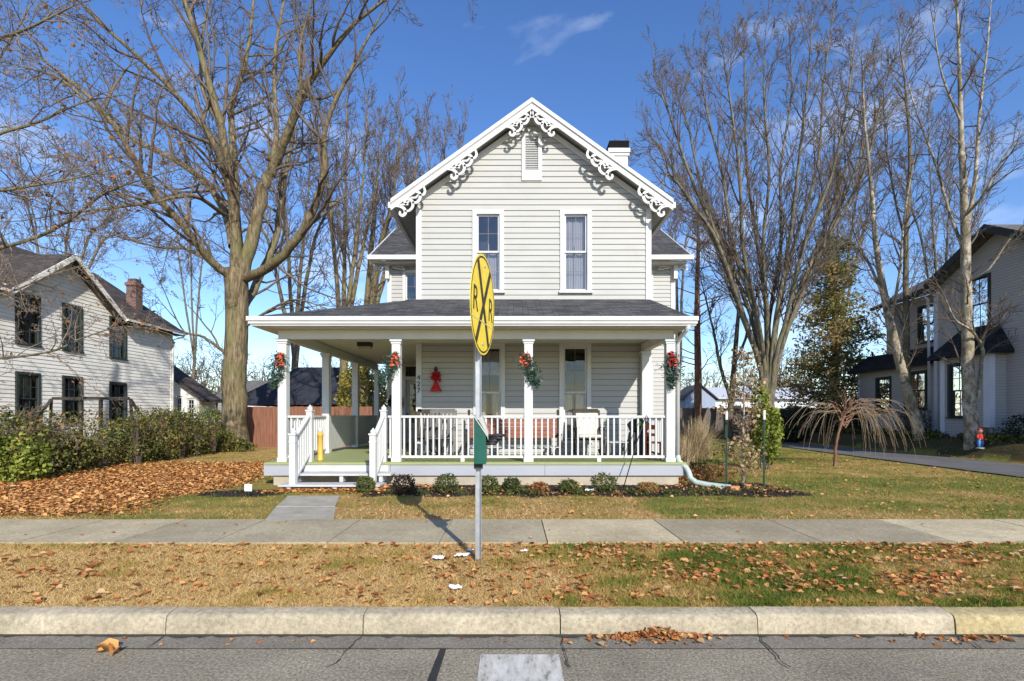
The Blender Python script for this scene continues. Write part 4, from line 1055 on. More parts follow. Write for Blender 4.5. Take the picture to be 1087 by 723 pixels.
wr_ = thing('door_wreath', (-3.93, 17.05, 1.95), 'dark green round wreath on the porch wall left of the front door', 'wreath')
r = np.random.default_rng(9); C = []
for _ in range(900):
    a = r.uniform(0, 2*math.pi); rr = .19+r.normal(0, .035); C.append((-3.93+rr*math.cos(a), 17.0+r.normal(0, .025), 1.95+rr*math.sin(a)))
V, F = leaf_arrays(np.array(C), .08, r, 3.5, 0, .1); np_mesh('wreath_greenery', V, F, M['darkever'], wr_, tint=np.repeat(r.random(len(C)), 6))

# ------------------------------------------------------------ porch furniture
z = .576
b = thing('porch_glider_bench', (0, 11.5, z), 'long red brown slatted porch bench with dark arms under the lower windows', 'bench')
m = MB()
for k in range(5): m.bar((-1.0, 11.74+.012*k, 1.02+.088*k), (1.0, 11.74+.012*k, 1.02+.088*k), .02, .08)
m.build('backrest', M['rust'], b)
m = MB()
for k in range(5): m.bar((-1.0, 11.22+.1*k, .80+.0*k), (1.0, 11.22+.1*k, .80), .08, .022)
m.build('seat', M['step'], b)
for sx_ in (-1.03, 1.03):
    m = MB(); m.box(sx_-.025, sx_+.025, 11.76, 11.82, z+.02, 1.55); m.box(sx_-.025, sx_+.025, 11.18, 11.24, z+.02, 1.06); m.box(sx_-.035, sx_+.035, 11.15, 11.82, 1.061, 1.09)
    m.box(sx_-.022, sx_+.022, 11.24, 11.76, .775, .82); m.box(sx_-.04, sx_+.04, 11.1, 11.9, z, z+.02); m.lathe(sx_, 11.79, [(.02, 1.55), (.035, 1.58), (.03, 1.61), (.01, 1.64)], 8); m.build('end_frame', M['darkwood'], b)
def rocker(x, y, back, seatm, label, name='rocking_chair', cat='rocking chair', cushion=None):
    b = thing(name, (x, y, z), label, cat)
    m = MB()
    for k in range(6): u = -.22+.088*k; m.bar((x+u, y+.20, z+.42), (x+u*1.05, y+.42, z+1.02), .06, .014)
    m.bar((x-.27, y+.43, z+1.03), (x+.27, y+.43, z+1.03), .03, .09); m.bar((x-.25, y+.215, z+.46), (x+.25, y+.215, z+.46), .03, .05); m.build('backrest', back, b)
    m = MB()
    for k in range(5): m.bar((x-.27, y-.24+.1*k, z+.42-.012*k), (x+.27, y-.24+.1*k, z+.42-.012*k), .085, .02)
    m.build('seat', back, b)
    for s in (-1, 1):
        m = MB(); xx = x+s*.29
        m.bar((xx, y-.22, z+.05), (xx, y-.22, z+.64), .04, .04); m.bar((xx, y+.20, z+.05), (xx, y+.44, z+1.04), .04, .04); m.bar((xx, y-.30, z+.655), (xx, y+.30, z+.655), .085, .025)
        m.build('side_frame', back, b)
        m = MB(); pp = [(xx, y-.45+.1*i, z+.03+.10*((i-4.5)/4.5)**2) for i in range(10)]
        for p, q in zip(pp, pp[1:]): m.bar(p, q, .035, .04)
        m.build('rocker', back, b)
    if cushion:
        m = MB(); m.hexa([(x-.25, y+.14, z+.48), (x+.25, y+.14, z+.48), (x+.25, y+.22, z+.48), (x-.25, y+.22, z+.48), (x-.26, y+.33, z+.98), (x+.26, y+.33, z+.98), (x+.26, y+.42, z+.98), (x-.26, y+.42, z+.98)])
        m.box(x-.26, x+.26, y-.26, y+.18, z+.435, z+.50); m.build('cushion', cushion, b, bevel=.03)
rocker(-1.62, 11.35, M['grey_wood'], None, 'dark grey slatted rocking chair at the left end of the porch')
rocker(1.68, 11.3, M['darkwood'], None, 'dark armchair with a cream patterned cushion right of the long bench', 'porch_armchair', 'armchair', M['cushion'])
rocker(-2.02, 11.75, M['darkwood'], None, 'dark chair half hidden behind the grey rocking chair', 'porch_chair', 'chair')
b = thing('side_table', (2.28, 11.2, z), 'small grey and white slatted side table between armchair and grill', 'side table')
m = MB()
for k in range(5): m.bar((2.06, 11.02+.09*k, z+.34), (2.48, 11.02+.09*k, z+.34), .075, .02)
m.build('table_top', M['step'], b)
for (xx, yy) in ((2.09, 11.03), (2.45, 11.03), (2.09, 11.36), (2.45, 11.36)):
    m = MB(); m.bar((xx, yy, z), (xx, yy, z+.33), .035, .035); m.build('leg', M['grey_wood'], b)
b = thing('covered_grill', (2.78, 11.3, z), 'black covered grill standing near the right end of the porch', 'grill')
m = MB(); m.hexa([(2.54, 11.05, z+.02), (3.0, 11.05, z+.02), (3.0, 11.55, z+.02), (2.54, 11.55, z+.02), (2.60, 11.1, z+.56), (2.96, 11.1, z+.56), (2.96, 11.5, z+.56), (2.60, 11.5, z+.56)])
m.build('grill_body', M['black'], b, bevel=.03)
m = MB(); m.tube([(2.60+.36*i/8, 11.3, z+.56+.14*math.sin(math.pi*i/8)) for i in range(9)], [.02]+[.17]*7+[.02], 10); m.build('grill_hood', M['black'], b)
o = MB(); o.ball((2.72, 11.02, z+.76), .055, 12, 8); 
o.lathe(2.72, 11.02, [(.05, z+.70), (.05, z+.72)], 10)
o.build('lime_ball', M['lime'], None, label='bright lime green ball resting on the black grill', cat='ball')
b = thing('orange_stool', (3.02, 10.75, z), 'bright orange plastic chair behind the rail at the right porch corner', 'chair')
for (xx, yy) in ((2.84, 10.55), (3.05, 10.55), (2.84, 10.9), (3.05, 10.9)):
    m = MB(); m.bar((xx, yy, z), (xx, yy, z+(.38 if yy < 10.7 else .74)), .03, .03); m.build('leg', M['orange'], b)
m = MB(); m.box(2.82, 3.07, 10.53, 10.92, z+.34, z+.37); m.build('seat', M['orange'], b)
m = MB(); m.box(2.855, 3.035, 10.89, 10.91, z+.62, z+.72); m.box(2.855, 3.035, 10.89, 10.91, z+.48, z+.54); m.build('backrest', M['orange'], b)
m = MB(); m.tube([(2.08, 9.62, .13), (2.40, 9.80, 1.05), (2.56, 9.92, 1.44), (2.60, 9.93, 1.50), (2.63, 9.93, 1.44), (2.62, 9.92, 1.36)], .010, 6)
m.build('garden_crook', M['black'], None, label='thin black crook leaning against the front railing near the right', cat='garden hook')
b = thing('yellow_post_ornament', (-3.93, 10.35, z), 'slim yellow painted post ornament with white knob at the top of the steps', 'ornament')
m = MB(); m.lathe(-3.93, 10.35, [(.06, z), (.06, z+.05), (.052, z+.06), (.052, z+.50), (.064, z+.51), (.064, z+.56), (.05, z+.58)], 14); m.build('post_body', M['yellow'], b)
m = MB(); m.lathe(-3.93, 10.35, [(.035, z+.58), (.045, z+.61), (.04, z+.65), (.012, z+.68)], 12); m.build('knob', M['trim'], b)

# ------------------------------------------------------------ railroad sign
sg = thing('railroad_sign', (-.325, 4.73, .14), 'round yellow railroad crossing sign turned edge-on upon a steel post', 'road sign')
px, py = -.325, 4.73
m = MB()   # U channel post
for (x0, x1, y0, y1) in ((-.033, .033, .012, .018), (-.033, -.027, -.018, .012), (.027, .033, -.018, .012)): 
    m.box(px+x0*.82, px+x1*.82, py+y0, py+y1, -.3, 2.86)
m.build('post', M['galv'], sg)
th = R(10.6); n = Vector((math.cos(th), -math.sin(th), 0)); u = Vector((math.sin(th), math.cos(th), 0))  # u: viewer's right when facing the sign
ctr = Vector((px+.045, py-.03, H0+(441-325)*4.73/FP)); tilt = R(0)
def sp(a, h, d): # a right, h up, d out
    a2 = a*math.cos(tilt)-h*math.sin(tilt); h2 = a*math.sin(tilt)+h*math.cos(tilt)
    # lean the disc a little off vertical as well
    return ctr+u*a2+Vector((0, 0, h2))+n*(d-.0*h)+Vector((.012*h2/.46, 0, 0))
RD = .457
def ring(r0, r1, d0, d1, name, mat, parent, k=56):
    m = MB()
    for i in range(k):
        a = 2*math.pi*i/k; b_ = 2*math.pi*(i+1)/k
        P = lambda r, a, d: sp(r*math.cos(a), r*math.sin(a), d)
        m.quad(P(r0, a, d1), P(r1, a, d1), P(r1, b_, d1), P(r0, b_, d1)); m.quad(P(r0, a, d0), P(r0, b_, d0), P(r1, b_, d0), P(r1, a, d0)); m.quad(P(r1, a, d0), P(r1, b_, d0), P(r1, b_, d1), P(r1, a, d1))
    return m.build(name, mat, parent)
disc = ring(0, RD, 0, .003, 'sign_disc', M['sign_yellow'], sg)
ring(RD-.034, RD-.018, .0032, .0045, 'border_ring', M['sign_black'], disc)
m = MB()
for s, dd in ((1, .0046), (-1, .0052)):
    w_ = .036; L_ = RD-.036; a = R(57)
    for e in ((-1, 1),):
        ax, ay = math.cos(a)*s, math.sin(a); nx_, ny_ = -ay*w_, ax*w_
        m.quad(sp(-ax*L_+nx_, -ay*L_+ny_, dd), sp(-ax*L_-nx_, -ay*L_-ny_, dd), sp(ax*L_-nx_, ay*L_-ny_, dd), sp(ax*L_+nx_, ay*L_+ny_, dd))
m.build('cross', M['sign_black'], disc)
for s in (-1, 1):
    cu = sp(s*.285, -.005, .0048); e1 = (sp(1, 0, 0)-sp(0, 0, 0)); e2 = (sp(0, 1, 0)-sp(0, 0, 0)); e3 = e1.cross(e2).normalized()
    mt = Matrix(((e1.x, e2.x, e3.x, cu.x), (e1.y, e2.y, e3.y, cu.y), (e1.z, e2.z, e3.z, cu.z), (0, 0, 0, 1)))
    text_mesh('letter_r', 'R', .31, M['sign_black'], disc, mt, .002)
m = MB(); m.quad(sp(-.44, -.165, .0056), sp(.43, -.16, .0056), sp(.43, -.152, .0056), sp(-.44, -.157, .0056)); m.build('reflective_tape', rough_mat('worn_tape', (.75, .66, .35), .4), disc)
for h in (.36, -.36):
    m = MB(); m.tube([sp(0, h, -.05), sp(0, h, .012)], .012, 8); m.build('bolt', M['galv'], sg)
# green box strapped to the same post
b = thing('green_utility_box', (px, py, 1.1), 'small dark green metal box with slanted grey lid strapped to sign post', 'utility box')
Fb = Fr((px+.02, py-.03, 0), (1, 0, 0), (0, -1, 0))
zt = H0-(442-441)*4.7/FP; zb_ = H0-(492-441)*4.7/FP; zk = H0-(460-441)*4.7/FP
m = MB(); m.prism(Fb, [(-.055, zt), (-.055, zb_), (.055, zb_), (.055, zk-.02)], -.13, .07); m.build('box_body', M['box_green'], b, bevel=.005)
m = MB(); m.prism(Fb, [(-.055, zt+.012), (-.06, zt+.002), (.088, zk-.022), (.098, zk-.01), (.098, zk+.06), (.0, zt+.01)], -.14, .10) if False else m.prism(Fb, [(-.06, zt+.016), (-.06, zt+.003), (.058, zk-.018), (.07, zk-.03), (.07, zk-.012)], -.14, .08); m.build('lid', M['lid'], b)
m = MB(); m.prism(Fb, [(-.02, zt-.02), (.06, zk+.0), (.075, zk-.06), (.075, zk+.01), (.02, zt+.005)], -.12, .072); m.build('clear_cover', M['lid'], b)
m = MB(); 
for k, (h, ln) in enumerate(((zk-.05, .12), (zk-.025, .15), (zk-.075, .09), (zk-.10, .07))): m.tube([Fb.p(.05, .02*(k % 2), h), Fb.p(.084+ln*.6, .02, h+.01), Fb.p(.084+ln, .03-.02*k, h+.005*k)], [.012, .018, .012], 6)
m.build('lock_handle', M['black'], b)
m = MB(); m.box(px-.04, px+.04, py-.035, py+.025, zb_-.05, zb_-.002); m.build('strap_clamp', M['darktrim'], b)
# white scraps of paper by the post
r = random.Random(8)
labs = ['crumpled white paper scrap left of the sign post', 'white paper scrap at the foot of the sign post', 'small white paper scrap in dry grass right of the sign post', 'white paper scrap lying nearest the kerb left of sign post', 'tiny white scrap just behind the sign post base', 'white scrap of paper on the lawn edge before the right end of the porch']
for (x, y, s), lb in zip(((465, 594, .055), (490, 592, .06), (556, 587, .035), (484, 626, .05), (499, 586, .03), (627, 520, .09)), labs):
    Y = FP*(H0-.15)/(y-441.0); X = (x-545)*Y/FP; m = MB(); bm_v = []
    cv = Vector((X, Y, gz(X, Y)+.02)); k = 7
    for i in range(k):
        for j in range(k):
            a, c = (i/(k-1)-.5)*2, (j/(k-1)-.5)*2
            bm_v.append(cv+Vector((a*s+r.uniform(-.3, .3)*s, c*s*.8+r.uniform(-.3, .3)*s, r.uniform(0, .4)*s)))
    i0 = 0; m.v = bm_v
    for i in range(k-1):
        for j in range(k-1): m.f.append((i*k+j, i*k+j+1, (i+1)*k+j+1, (i+1)*k+j)); m.sm.append(False)
    m.build('paper_scrap', M['paper'], None, label=lb, cat='litter', group='white paper scraps on the verge' if y > 540 else None)
# marker tag on a stake
X, Y = (264-545)*8.55/FP, 8.55
b = thing('yard_marker', (X, Y, .12), 'small white utility tag on a black stake in the left mulch bed', 'marker')
m = MB(); m.tube([(X, Y, .05), (X, Y, .29)], .008, 6); m.build('stake', M['black'], b)
m = MB(); m.box(X-.06, X+.06, Y-.02, Y-.01, .23, .345); mk = m.build('tag', M['paper'], b)
m = MB(); m.tube([(X-.03, Y-.022, .30), (X+.03, Y-.022, .30)], .003, 4); m.tube([(X-.02, Y-.022, .275), (X+.02, Y-.022, .275)], .003, 4); m.build('print_mark', M['black'], mk)
# brick at the end of the drain
m = MB(); m.hexa([(3.98, 9.30, .12), (4.17, 9.36, .12), (4.13, 9.46, .12), (3.94, 9.40, .12), (3.98, 9.30, .20), (4.17, 9.36, .20), (4.13, 9.46, .20), (3.94, 9.40, .20)])
m.build('loose_brick', M['terra'], None, bevel=.006, label='single red brick lying at the end of the downspout', cat='brick')
b = thing('drain_stone', (3.9, 9.55, .12), 'small round stone beside the red brick at the drain', 'stone')
m = MB(); m.ball((3.86, 9.52, .14), .06, 9, 6, .6); m.build('stone', M['stone_slab'], b)
# ------------------------------------------------------------ left neighbour
lh = thing('neighbour_house', (-18.6, 22, .12), 'aged white clapboard farmhouse behind the hedge with a brick chimney', 'house')
LX = -18.6
FN = Fr((LX, 0, 0), (0, 1, 0), (1, 0, 0))     # u = Y, outward +X
m = MB()
pk = 21.05; pz = 8.05; yg = (pk-2.7, pk+2.7)
def lout(z):
    if z < 6.2: return (13.0, 27.7)
    d = (pz-z)/.78
    return (pk-d, pk+d)
ws = [(19.08, 19.9, 4.25, 6.05), (21.05, 21.85, 4.25, 6.05), (23.5, 24.35, 4.2, 6.0), (19.08, 19.9, 1.2, 3.05), (21.05, 21.85, 1.2, 3.05), (23.5, 24.35, 1.15, 2.95), (15.6, 16.4, 4.25, 6.05), (15.6, 16.4, 1.2, 3.05)]
lap(m, FN, lout, [op(x, .11) for x in ws], .3, pz-.1, .155, .02)
m.quad((LX-9, 27.7, .2), (LX, 27.7, .2), (LX, 27.7, 6.2), (LX-9, 27.7, 6.2)); m.quad((LX-9, 13, .2), (LX, 13, .2), (LX, 13, 6.2), (LX-9, 13, 6.2))
m.quad((LX-9, 13, 6.2), (LX, 13, 6.2), (LX-4.5, 13, 9.2)); m.quad((LX-9, 27.7, 6.2), (LX, 27.7, 6.2), (LX-4.5, 27.7, 9.2))
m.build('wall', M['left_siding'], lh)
for w_ in ws: win(lh, FN, *w_, M['darktrim'], M['darktrim'], M['glass_dark'], tw=.085, munt=(3, 2), curtain=(M['blind'], .0, .97, [(.05, .4), (.6, .95)], .2), mw=.03)
m = MB(); m.fbox(FN, 27.58, 27.73, -.1, .04, .2, 6.1); m.build('corner_board', M['left_siding'], lh)
m = MB()
for ya, yb, xe in ((12.6, yg[0], .5), (yg[0], yg[1], -2.6), (yg[1], 28.1, .5)): slab(m, [(LX+xe, ya, 6.05+.66*(.5-xe)), (LX+xe, yb, 6.05+.66*(.5-xe)), (LX-4.5, yb, 9.35), (LX-4.5, ya, 9.35)], .12)
slab(m, [(LX-9.5, 28.1, 6.05), (LX-9.5, 12.6, 6.05), (LX-4.5, 12.6, 9.35), (LX-4.5, 28.1, 9.35)], .12)
slab(m, [(LX+.5, pk, pz+.12), (LX+.5, pk+2.7, pz+.12-.78*2.7), (LX-4.4, pk+2.7, pz+.12-.78*2.7), (LX-4.4, pk, pz+.12)], .1)
slab(m, [(LX+.5, pk-2.7, pz+.12-.78*2.7), (LX+.5, pk, pz+.12), (LX-4.4, pk, pz+.12), (LX-4.4, pk-2.7, pz+.12-.78*2.7)], .1)
m.build('roof', M['old_roof'], lh)
m = MB()
for s in (-1, 1):
    zb = pz+.12-.78*2.72; y2 = pk+s*2.72
    q = [(pk, pz+.14), (pk, pz-.10), (y2, zb-.22), (y2, zb+.02)]
    m.prism(FN, q if s < 0 else q[::-1], .50, .535+.001*s)
m.box(LX+.49, LX+.60, pk+2.72, 28.12, 5.93, 6.03); m.box(LX+.49, LX+.60, 12.6, pk-2.72, 5.93, 6.03); m.build('gutter', M['left_siding'], lh)
m = MB(); m.box(LX+.0, LX+.49, yg[1], 28.0, 5.86, 5.90); m.build('soffit', M['darkwood'], lh)
m = MB(); m.box(-20.1, -19.6, 26.4, 26.9, 6.2, 8.45); m.box(-20.15, -19.55, 26.35, 26.95, 8.25, 8.40); m.box(-20.06, -19.64, 26.44, 26.86, 8.451, 8.62); m.build('chimney', M['brick'], lh)
m = MB(); m.tube([(LX+.52, 28.0, 5.95), (LX+.45, 27.95, 5.8), (LX+.10, 27.65, 5.6), (LX+.10, 27.62, .3)], .05, 8); m.build('downpipe', M['white_far'], lh)
# lean-to annexe
FA = Fr((0, 29, 0), (1, 0, 0), (0, -1, 0)); m = MB()
lap(m, FA, lambda z: (-21, -17.9 if z < 2.5 else min(-17.9, -17.9-(z-2.5)/.72)), [(-19.25, -18.85, .9, 2.6), (-18.6, -18.15, 1.3, 2.5)], .3, 4.3, .15)
m.quad((-17.9, 29, .2), (-17.9, 30.5, .2), (-17.9, 30.5, 2.5), (-17.9, 29, 2.5)); m.build('annexe_wall', M['left_siding'], lh)
m = MB(); slab(m, [(-17.5, 28.7, 2.42), (-17.5, 30.6, 2.42), (-21.4, 30.6, 5.25), (-21.4, 28.7, 5.25)], .16); m.build('annexe_roof', M['old_roof'], lh)
for w_ in ((-19.2, -18.9, .95, 2.5), (-18.55, -18.2, 1.35, 2.4)): win(lh, FA, *w_, M['white_far'], M['white_far'], M['glass_dark'], tw=.06, mw=.02)

# ------------------------------------------------------------ right neighbour
rh = thing('neighbour_house', (17, 17, .12), 'grey sided two storey house across the driveway with a black roofed bay window', 'house')
RXX = 17.0; FR_ = Fr((RXX, 0, 0), (0, 1, 0), (-1, 0, 0))
m = MB(); pk = 17.8; pz = 8.0
def rout(z):
    if z < 6.6: return (9.0, 20.5)
    d = (pz-z)/.55; return (max(9.0, pk-d), min(20.5, pk+d))
rw = [(18.2, 19.0, 4.6, 6.5), (13.0, 13.9, 4.6, 6.5), (13.0, 13.9, 1.3, 3.3)]
lap(m, FR_, rout, [op(x, .1) for x in rw], .3, pz-.1, .10, .012)
m.quad((RXX, 9, .2), (RXX+9, 9, .2), (RXX+9, 9, 6.6), (RXX, 9, 6.6)); m.quad((RXX, 20.5, .2), (RXX+9, 20.5, .2), (RXX+9, 20.5, 6.6), (RXX, 20.5, 6.6))
# set back rear wing, upper storey and ground floor
FR2 = Fr((17.9, 0, 0), (0, 1, 0), (-1, 0, 0)); lap(m, FR2, lambda z: (20.5, 24.4), [op((21.6, 22.4, 4.7, 6.2), .1)], 3.6, 6.7, .10, .012)
FR3 = Fr((17.25, 0, 0), (0, 1, 0), (-1, 0, 0)); lap(m, FR3, lambda z: (20.5, 25.4), [op((21.3, 22.2, 1.8, 3.3), .1), op((23.3, 24.1, 1.7, 3.2), .1)], .3, 3.65, .10, .012)
m.quad((17.9, 24.4, 3.6), (24, 24.4, 3.6), (24, 24.4, 6.7), (17.9, 24.4, 6.7)); m.quad((17.25, 25.4, .2), (24, 25.4, .2), (24, 25.4, 3.65), (17.25, 25.4, 3.65))
# bay
BX, B0, B1 = 16.45, 17.55, 19.55
FB = Fr((BX, 0, 0), (0, 1, 0), (-1, 0, 0)); FB2 = Fr((0, B0, 0), (1, 0, 0), (0, -1, 0))
lap(m, FB, lambda z: (B0, B1), [op((18.45, 19.15, 1.45, 3.35), .1)], .3, 3.7, .10, .012); lap(m, FB2, lambda z: (BX, RXX), [], .3, 3.7, .10, .012)
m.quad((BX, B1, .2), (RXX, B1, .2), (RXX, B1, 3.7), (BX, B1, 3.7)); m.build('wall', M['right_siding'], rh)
for w_, f in ((rw[0], FR_), (rw[1], FR_), (rw[2], FR_), ((21.6, 22.4, 4.7, 6.2), FR2), ((21.3, 22.2, 1.8, 3.3), FR3), ((23.3, 24.1, 1.7, 3.2), FR3), ((18.45, 19.15, 1.45, 3.35), FB)):
    win(rh, f, *w_, M['darktrim'], M['darktrim'], M['glass_dark'], tw=.09, mw=.02, curtain=(M['lace'], .0, .97, [(.05, .3), (.7, .95)], .2))
for F_, c_ in ((FR_, (20.36, 20.53, -.05, .04, .3, 6.5)), (FB, (B0-.03, B0+.22, -.05, .04, .3, 3.69)), (FB, (B1-.18, B1+.02, -.05, .04, .3, 3.69)), (FB2, (BX+.041, BX+.14, 0, .035, .3, 3.69)), (FR3, (25.3, 25.42, -.05, .04, .3, 3.6))): MB().fbox(F_, *c_).build('corner_board', M['right_trim'], rh)
m = MB()
def hip(x0, y0, y1, z0, x1, z1): 
    d = .55
    slab(m, [(x0, y1, z0), (x0, y0, z0), (x1, y0+d, z1), (x1, y1-d, z1)], .12)
    slab(m, [(x0, y0, z0), (x1, y0, z0), (x1, y0+d, z1)], .12); slab(m, [(x1, y1, z0), (x0, y1, z0), (x1, y1-d, z1)], .12)
hip(16.15, B0-.3, B1+.3, 3.74, RXX+.0, 4.75); m.build('bay_roof', M['black_roof'], rh)
m = MB(); slab(m, [(16.85, 25.7, 3.7), (16.85, 20.55, 3.7), (17.9, 20.55, 4.45), (17.9, 25.7, 4.45)], .14); m.build('lower_roof', M['black_roof'], rh)
m = MB()
RR = pz+.18
GW = 2.6
slab(m, [(RXX-.5, pk+GW, RR-.55*GW), (RXX-.5, pk, RR), (RXX+4, pk, RR), (RXX+4, pk+GW, RR-.55*GW)], .12)
slab(m, [(RXX-.5, pk, RR), (RXX-.5, pk-GW, RR-.55*GW), (RXX+4, pk-GW, RR-.55*GW), (RXX+4, pk, RR)], .12)
for ya, yb, xe in ((8.6, pk-GW, .5), (pk-GW, pk+GW, -1.9), (pk+GW, 20.9, .5)): slab(m, [(RXX-xe, yb, 6.62+.44*(.5-xe)), (RXX-xe, ya, 6.62+.44*(.5-xe)), (RXX+4.5, ya, 8.82), (RXX+4.5, yb, 8.82)], .12)
slab(m, [(RXX+9.5, 8.6, 6.62), (RXX+9.5, 20.9, 6.62), (RXX+4.5, 20.9, 8.82), (RXX+4.5, 8.6, 8.82)], .12)
slab(m, [(17.5, 24.8, 6.75), (17.5, 20.9, 6.75), (21, 20.9, 8.6), (21, 24.8, 8.6)], .12); m.build('roof', M['grey_roof'], rh)
m = MB()
for s in (-1, 1):
    zb = RR-.55*(GW+.02); y2 = pk+s*(GW+.02); q = [(pk, RR+.02), (pk, RR-.26), (y2, zb-.26), (y2, zb+.02)]
    m.prism(FR_, q if s > 0 else q[::-1], .505, .54+.001*s)
m.fbox(FR_, pk+GW+.02, 20.95, .5, .6, 6.42, 6.57); m.box(17.42, 17.5, 20.9, 24.85, 6.6, 6.74); m.build('fascia', M['darktrim'], rh)
m = MB(); m.fbox(FR_, pk+GW, 20.6, .01, .50, 6.40, 6.44); m.build('soffit', M['darkwood'], rh)

m = MB(); m.tube([(16.45, 20.6, 6.5), (16.8, 20.62, 6.2), (16.9, 20.62, .5)], .05, 8); m.build('downpipe', M['right_trim'], rh)
# ------------------------------------------------------------ fences, sheds, far things
def fence(a, b, h, mat, name, label, post_every=2.4, jag=.0, seed=1):
    t = thing(name, (a[0], a[1], .1), label, 'fence'); a = Vector((a[0], a[1], 0)); b = Vector((b[0], b[1], 0)); d = b-a; ln = d.length; u = d/ln; nrm_ = Vector((u.y, -u.x, 0)); rg = random.Random(seed)
    m = MB(); x = 0
    while x < ln:
        w = .135; zz = h+rg.uniform(-jag, jag); p = a+u*x; q = a+u*(x+w-.008); o = nrm_*rg.uniform(0, .006)
        m.hexa([p+o+Vector((0, 0, .1)), q+o+Vector((0, 0, .1)), q+o-nrm_*.02+Vector((0, 0, .1)), p+o-nrm_*.02+Vector((0, 0, .1)), p+o+Vector((0, 0, zz)), q+o+Vector((0, 0, zz)), q+o-nrm_*.02+Vector((0, 0, zz)), p+o-nrm_*.02+Vector((0, 0, zz))]); x += w
    m.build('board_panel', mat, t); m = MB()
    for zz in (.5, h-.35): m.bar(a-nrm_*.06+Vector((0, 0, zz)), b-nrm_*.06+Vector((0, 0, zz)), .04, .09)
    m.build('fence_rail', mat, t)
    k = max(1, int(ln/post_every))
    for i in range(k+1):
        p = a+u*(ln*i/k)-nrm_*.11; m = MB(); m.box(p.x-.05, p.x+.05, p.y-.05, p.y+.05, .05, h+.06); m.build('fence_post', mat, t)
    return t
fence((-11.9, 22), (-2.5, 22.0), 1.88, M['red_fence'], 'red_board_fence', 'reddish brown solid board fence behind the big bare tree', jag=.01)
fence((7.2, 30), (22, 31), 1.95, M['grey_fence'], 'grey_board_fence', 'weathered grey board fence at the end of the right lawn', jag=.03, seed=4)
# dark gazebo
g = thing('garden_gazebo', (-13.0, 32, .1), 'dark navy canvas gazebo behind the red board fence', 'gazebo')
m = MB(); x0, x1, y0, y1, e, r0, r1, tz = -16.2, -8.6, 28.5, 35, 2.15, -13.4, -10.6, 4.5
slab(m, [(x0, y0, e), (x1, y0, e), (r1, 31.7, tz), (r0, 31.7, tz)], .06); slab(m, [(x1, y1, e), (x0, y1, e), (r0, 31.7, tz), (r1, 31.7, tz)], .06)
slab(m, [(x0, y1, e), (x0, y0, e), (r0, 31.7, tz)], .06); slab(m, [(x1, y0, e), (x1, y1, e), (r1, 31.7, tz)], .06); m.build('canopy', M['navy'], g)
for xx in (x0+.3, (x0+x1)/2, x1-.3):
    for yy in (y0+.3, y1-.3): m = MB(); m.box(xx-.07, xx+.07, yy-.07, yy+.07, .1, e+.05); m.build('gazebo_post', M['black'], g)
# trampoline
g = thing('trampoline', (-18.9, 33, .1), 'small trampoline with dark net poles beyond the hedge', 'trampoline')
m = MB(); m.tube([(-18.9+1.1*math.cos(a*R(15)), 33+1.1*math.sin(a*R(15)), .8) for a in range(25)], .03, 6); m.build('ring', M['black'], g)
m = MB(); m.lathe(-18.9, 33, [(1.08, .79), (1.08, .80)], 24); m.build('mat', M['black'], g)
for a in range(6):
    x, y = -18.9+1.12*math.cos(a*R(60)), 33+1.12*math.sin(a*R(60)); m = MB(); m.tube([(x, y, .1), (x, y, 2.0), (x*.98-18.9*.02, y*.98+33*.02, 2.9)], .03, 6); m.build('net_pole', M['darktrim'], g)
m = MB(); m.tube2([(-18.9, 33, .8), (-18.9, 33, 2.3)], [1.08, 1.0], 24, True); m.f = m.f[:-2]; m.sm = m.sm[:-2]
m.build('net', glass_mat('net_mesh', .0, (.62, .62, .64)), g)
# dark timber swing frame
g = thing('swing_frame', (-14.9, 18, .12), 'dark timber swing frame standing between the hedge and the old house', 'swing frame')
zt = 2.1; A, B = Vector((-16.3, 18, zt)), Vector((-13.6, 18, zt))
m = MB(); m.bar(A, B, .09, .10); m.build('top_beam', M['darkwood'], g)
for p, s in ((A, -1), (B, 1)):
    for yy in (-.7, .7): m = MB(); m.bar(p+Vector((s*.05, 0, -.02)), p+Vector((s*.75, yy, -zt+.1)), .09, .09); m.build('leg', M['darkwood'], g)
for xx in (-15.3, -14.6):
    m = MB(); m.box(xx-.05, xx+.05, 17.96, 18.04, .8, zt-.051); m.build('hanger', M['darkwood'], g)
# pale blue shed and white sheds far right
g = thing('garden_shed', (13.9, 38, .1), 'pale blue gabled shed far behind the grey fence', 'shed')
FS = Fr((0, 38, 0), (1, 0, 0), (0, -1, 0)); m = MB(); m.prism(FS, [(12.8, .1), (15.1, .1), (15.1, 2.85), (13.95, 3.75), (12.8, 2.85)], -3, 0); m.build('wall', M['shed_blue'], g)
m = MB(); slab(m, [(12.6, 37.8, 2.72), (13.95, 37.8, 3.85), (13.95, 41.2, 3.85), (12.6, 41.2, 2.72)], .08); slab(m, [(13.95, 37.8, 3.85), (15.3, 37.8, 2.72), (15.3, 41.2, 2.72), (13.95, 41.2, 3.85)], .08); m.build('roof', M['grey_roof'], g)
m = MB(); m.fbox(FS, 13.5, 14.4, .0, .03, .15, 2.2); m.build('door', M['shed_blue'], g)
g = thing('white_outbuilding', (22, 46, .1), 'long low white outbuilding beyond the grey board fence', 'building')
m = MB(); m.box(15.8, 30, 46, 52, .1, 3.2); m.build('wall', M['white_far'], g)
m = MB(); slab(m, [(15.5, 45.6, 3.1), (30.3, 45.6, 3.1), (30.3, 49, 4.2), (15.5, 49, 4.2)], .12); m.build('roof', rough_mat('metal_roof_pale', (.5, .52, .55), .5, .05), g)
for k in range(5): m = MB(); m.box(17+2.6*k, 18+2.6*k, 45.96, 46.01, 1.4, 2.4); m.build('window', M['black'], g)
